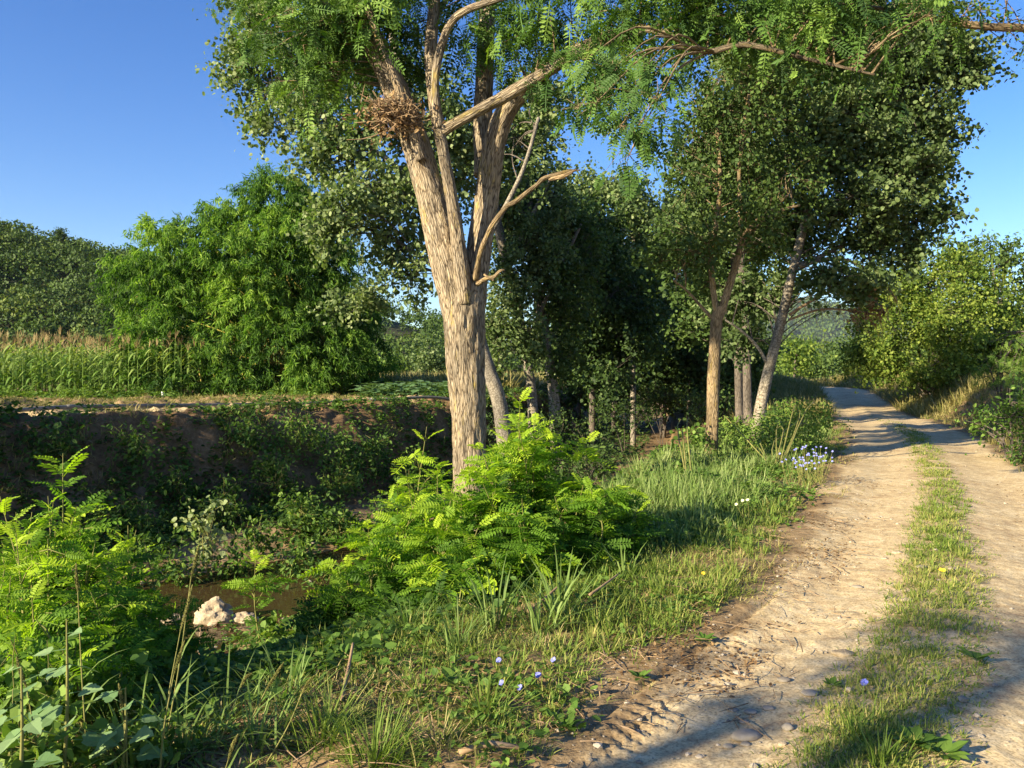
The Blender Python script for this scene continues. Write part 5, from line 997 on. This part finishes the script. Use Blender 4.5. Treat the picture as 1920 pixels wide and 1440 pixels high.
tuft(620, 1355, 'arching straw tinged tuft left of the chicory on the worn verge', 60, .3, .006, 14, 'grass', .9, tint=.6)
tuft(790, 1300, 'fine bladed tuft between the broad pale weed and the low creepers', 60, .26, .005, 15, 'grass', .8, tint=.5)
tuft(420, 1350, 'loose arching tuft in front of the brown creek debris', 50, .38, .008, 16, 'reed', .8, tint=.4)
tuft(540, 1320, 'slender blue green tuft behind the straw tinged one', 45, .34, .008, 17, 'reed', .6, tint=.5)
tuft(860, 1220, 'dense green tuft just under the middle of the bright thicket', 70, .34, .008, 18, 'reed', .6, tint=.35)
tuft(770, 1190, 'shaded tuft under the left half of the bright thicket', 60, .34, .008, 19, 'reed', .6, tint=.25)
tuft(1120, 1180, 'sunlit tuft between the tall reed blades and the road', 60, .26, .006, 20, 'grass', .6, tint=.55)
tuft(820, 1400, 'straw coloured dry tuft beside the large shaggy one at the bottom', 90, .2, .005, 21, 'drygrass', 1.0, tint=.5)
tuft(960, 1380, 'small dry tuft on bare soil above the flat dead stick', 60, .15, .005, 22, 'drygrass', 1.1, tint=.5)
def foxtail(tip, head, base, D, label, seed):
    r = rg(seed); t = P(*tip, D); hd = P(*head, D); b = P(*base, D); b[2] = min(b[2], h1(b[0], b[1])); root = thing('foxtail_grass', label, 'grass', b, 'tall foxtail grass stems in the lower left')
    g = Geo(); tube(g, [b, b*.5+hd*.5+r.normal(0, .01, 3), hd], [.004, .003, .002], 5, .05, cap=False); g.build('stem', M['stem'], root)
    g = Geo(); c = spline([hd, (hd+t)/2+r.normal(0, .004, 3), t], 30); n = 420; k = r.integers(0, 30, n); d = nrm(r.normal(0, 1, (n, 3))); tp = np.sin(np.pi*np.clip(k/29*.9+.08, 0, 1))[:, None]**.6
    sticks(g, c[k], c[k]+d*.009*tp+nrm(t-hd)*.008, .0022, .0008, r.random(n), 0, 3); g.build('seed_head', M['stem'], root)
    g = Geo()
    for j in range(3):
        q = b*.75+hd*.25 if j == 0 else b*(.9-.2*j)+hd*(.1+.2*j); a = r.uniform(0, 6.28)
        stamp(g, *BLADES[1+j % 2], q[None], np.array([[math.cos(a)*.7, math.sin(a)*.4, 1.]]), np.array([[math.cos(a), math.sin(a), -.3]]), np.array([[.22, .009, .22]]), .55)
    g.build('blade', M['reed'], root)
for i, s in enumerate((((372, 1025), (358, 1085), (305, 1420), 3.6, 'tallest foxtail stem crossing in front of the creek water'), ((360, 1100), (338, 1185), (300, 1440), 3.4, 'foxtail stem with a thick head just under the tallest one'), ((345, 1205), (326, 1265), (298, 1440), 3.3, 'foxtail stem with a drooping head lowest of the crossing three'), ((143, 1060), (146, 1110), (165, 1420), 3.5, 'thin upright foxtail stem before the left thicket'), ((223, 1285), (230, 1340), (240, 1440), 3.3, 'short foxtail stem low on the left'), ((530, 1245), (498, 1295), (430, 1430), 3.5, 'foxtail stem leaning right near the worn ground'), ((590, 1268), (566, 1300), (500, 1430), 3.5, 'foxtail stem farthest right of the leaning ones'), ((470, 1265), (450, 1290), (390, 1440), 3.6, 'foxtail stem leaning right between its longer neighbours'), ((445, 1380), (428, 1425), (415, 1470), 3.2, 'foxtail stem touching the bottom edge of the view'), ((32, 1235), (50, 1290), (70, 1440), 3.2, 'foxtail stem at the left edge with a bent head'))):
    foxtail(*s, 800+i)
def goosefoot(px, top, bot, D, label, seed):
    r = rg(seed); t = P(px, top, D); b = P(px-8, bot, D); b[2] = min(b[2], h1(b[0], b[1])); root = thing('goosefoot_weed', label, 'weed', b); g = Geo(); c = tube(g, [b, (b+t)/2+[.01, 0, 0], t], [.008, .007, .003], 6, .05, cap=False); g.build('stem', M['stem'], root)
    n = 13; q = c[np.linspace(len(c)*.3, len(c)-1, n).astype(int)]; a = np.arange(n)*2.4+seed; U = np.column_stack([np.cos(a), np.sin(a), r.uniform(-.5, .4, n)]); g = Geo(); sz = np.linspace(.13, .05, n)*r.uniform(.8, 1.2, n)
    sticks(g, q, q+U*.06, .002, .0015, .6, 0, 3); stamp(g, *BROAD, q+U*.06, U, np.column_stack([np.cos(a)*.4-.4, np.sin(a)*.4-.3, np.ones(n)]), sz, r.uniform(.55, 1, n)); g.build('leaves', M['crop'], root)
goosefoot(125, 1160, 1430, 3.2, 'tall big leaved grey green weed with a yellow stem in the lower left corner', 840)
goosefoot(40, 1250, 1450, 3.0, 'smaller big leaved weed at the left edge beside the tall one', 841)
goosefoot(235, 1290, 1450, 3.3, 'short big leaved weed right of the tall yellow stemmed one', 842)
def rosette(px, py, label, seed, size=.09, n=12, matn='shrub'):
    b = ray(px, py); r = rg(seed); g = Geo(); a = np.arange(n)*2.4; U = np.column_stack([np.cos(a), np.sin(a), r.uniform(.1, .7, n)]); stamp(g, *OVAL, np.repeat((b+[0, 0, .01])[None], n, 0)+U*.01, U, np.column_stack([np.cos(a)*-.3, np.sin(a)*-.3, np.ones(n)]), np.column_stack([size*r.uniform(.7, 1.2, n)]*3), np.clip(r.normal(.6, .15, n), 0, 1))
    tag(g.build('broadleaf_weed', M[matn], None, b), label, 'weed', 'low broad leaved weeds')
rosette(1712, 1400, 'bright broad leaved weed at the foot of the road strip', 850, .1); rosette(1770, 1420, 'broad leaved weed right of the bright one at the bottom', 851, .1); rosette(1060, 1370, 'low green weed on the worn ground left of the road', 852, .07); rosette(1320, 1205, 'pale weed at the road edge below the arching tuft', 853, .07); rosette(860, 1290, 'broad pale weed beside the thick spreading tuft', 854, .12, 8); rosette(1200, 1275, 'tiny weed on bare soil at the road edge', 855, .06); rosette(1560, 1290, 'small weed among the road cobbles', 856, .05); rosette(1830, 1240, 'flat weed at the right side of the road strip', 857, .09)

# ------------------------------------------------------------------ trees beside the viewer, outside the frame: they shade the road and the far bank
def shade_tree(x, y, zc, rad, label, seed, dens=26, n_leaf=20):
    r = rg(seed); b = np.array([x, y, h1(x, y)]); root = thing('poplar_tree', label, 'tree', b); g = Geo(); c = tube(g, [b, b+[.1, 0, zc*.5], b+[.1, .1, zc]], [.2, .15, .08], 10, .4, .02); g.build('trunk', M['pale'], root)
    gl = Geo(); gt = Sub(gl, 1); crown(gl, gt, r, [(b+np.array([0, 0, zc]), np.array(rad))], c, dens=dens, n_leaf=n_leaf, tmpl=DIAMOND, size=.13, spread=.25, gap=.8, tint=.45)
    gl.build('crown', [M['poplar'], M['grey']], root)
shade_tree(-8.5, -3.3, 4.6, (.5, .34, .3), 'small bushy poplar just behind the viewer on the left', 900, 70)
shade_tree(-11.8, -6.5, 7.3, (1.0, .75, .6), 'taller poplar behind the viewer on the left', 901, 60)
def bank_shade_tree(x, y, top, rad, label, seed):  # unseen row of trees added to hold the far bank in shade
    r = rg(seed); b = np.array([x, y, h1(x, y)]); root = thing('maple_tree', label, 'tree', b); g = Geo(); c = tube(g, [b, b+[.1, 0, top*.4], b+[.1, .1, top*.7]], [.2, .15, .08], 10, .4, .02); g.build('trunk', M['grey'], root)
    gl = Geo(); gt = Sub(gl, 1); crown(gl, gt, r, [(b+np.array([0, 0, top*.5]), np.array([rad, rad, top*.5])), (b+np.array([r.normal(0, .8), r.normal(0, .8), top*.3]), np.array([rad, rad, top*.34]))], c, dens=30, n_leaf=22, tmpl=ROUND, size=.22, spread=.3, gap=.95, tint=.45, hollow=.6)
    gl.build('crown', [M['shrub'], M['grey']], root)
for i, (x, y, t, q) in enumerate(((-21.1, 4.8, 7.2, 2.2), (-22.5, 6.9, 8.2, 2.5), (-24, 9.0, 7.6, 2.6), (-25.6, 11.4, 7.4, 2.8), (-27.5, 14.5, 7.4, 2.8))):
    bank_shade_tree(x, y, t, q, ['hedge maple past the left edge of the view, nearest the creek', 'second hedge maple past the left edge of the view', 'third hedge maple past the left edge, beside the field track', 'fourth hedge maple past the left edge, short of the maize', 'hedge maple past the left edge, closest to the maize'][i], 910+i)

def haze():
    g = Geo(); x0, x1, y0, y1, z0, z1 = -5400., 5400., -5400., 5400., -3.4, 420.
    v = np.array([(x, y, z) for z in (z0, z1) for y in (y0, y1) for x in (x0, x1)])
    g.add(v, [np.array([[0, 2, 3, 1], [4, 5, 7, 6], [0, 1, 5, 4], [2, 6, 7, 3], [0, 4, 6, 2], [1, 3, 7, 5]])])
    m, nt, ns, ln = mat('haze'); p = N(nt, 'ShaderNodeVolumePrincipled', Density=.00004); p.inputs['Color'].default_value = (.72, .82, .95, 1); p.inputs['Anisotropy'].default_value = .2
    o = N(nt, 'ShaderNodeOutputMaterial'); ln.new(p.outputs[0], o.inputs['Volume'])
    tag(g.build('haze', m), 'thin blue morning haze over the valley', 'haze', None, 'stuff')
haze()
SC.cycles.volume_bounces = 0
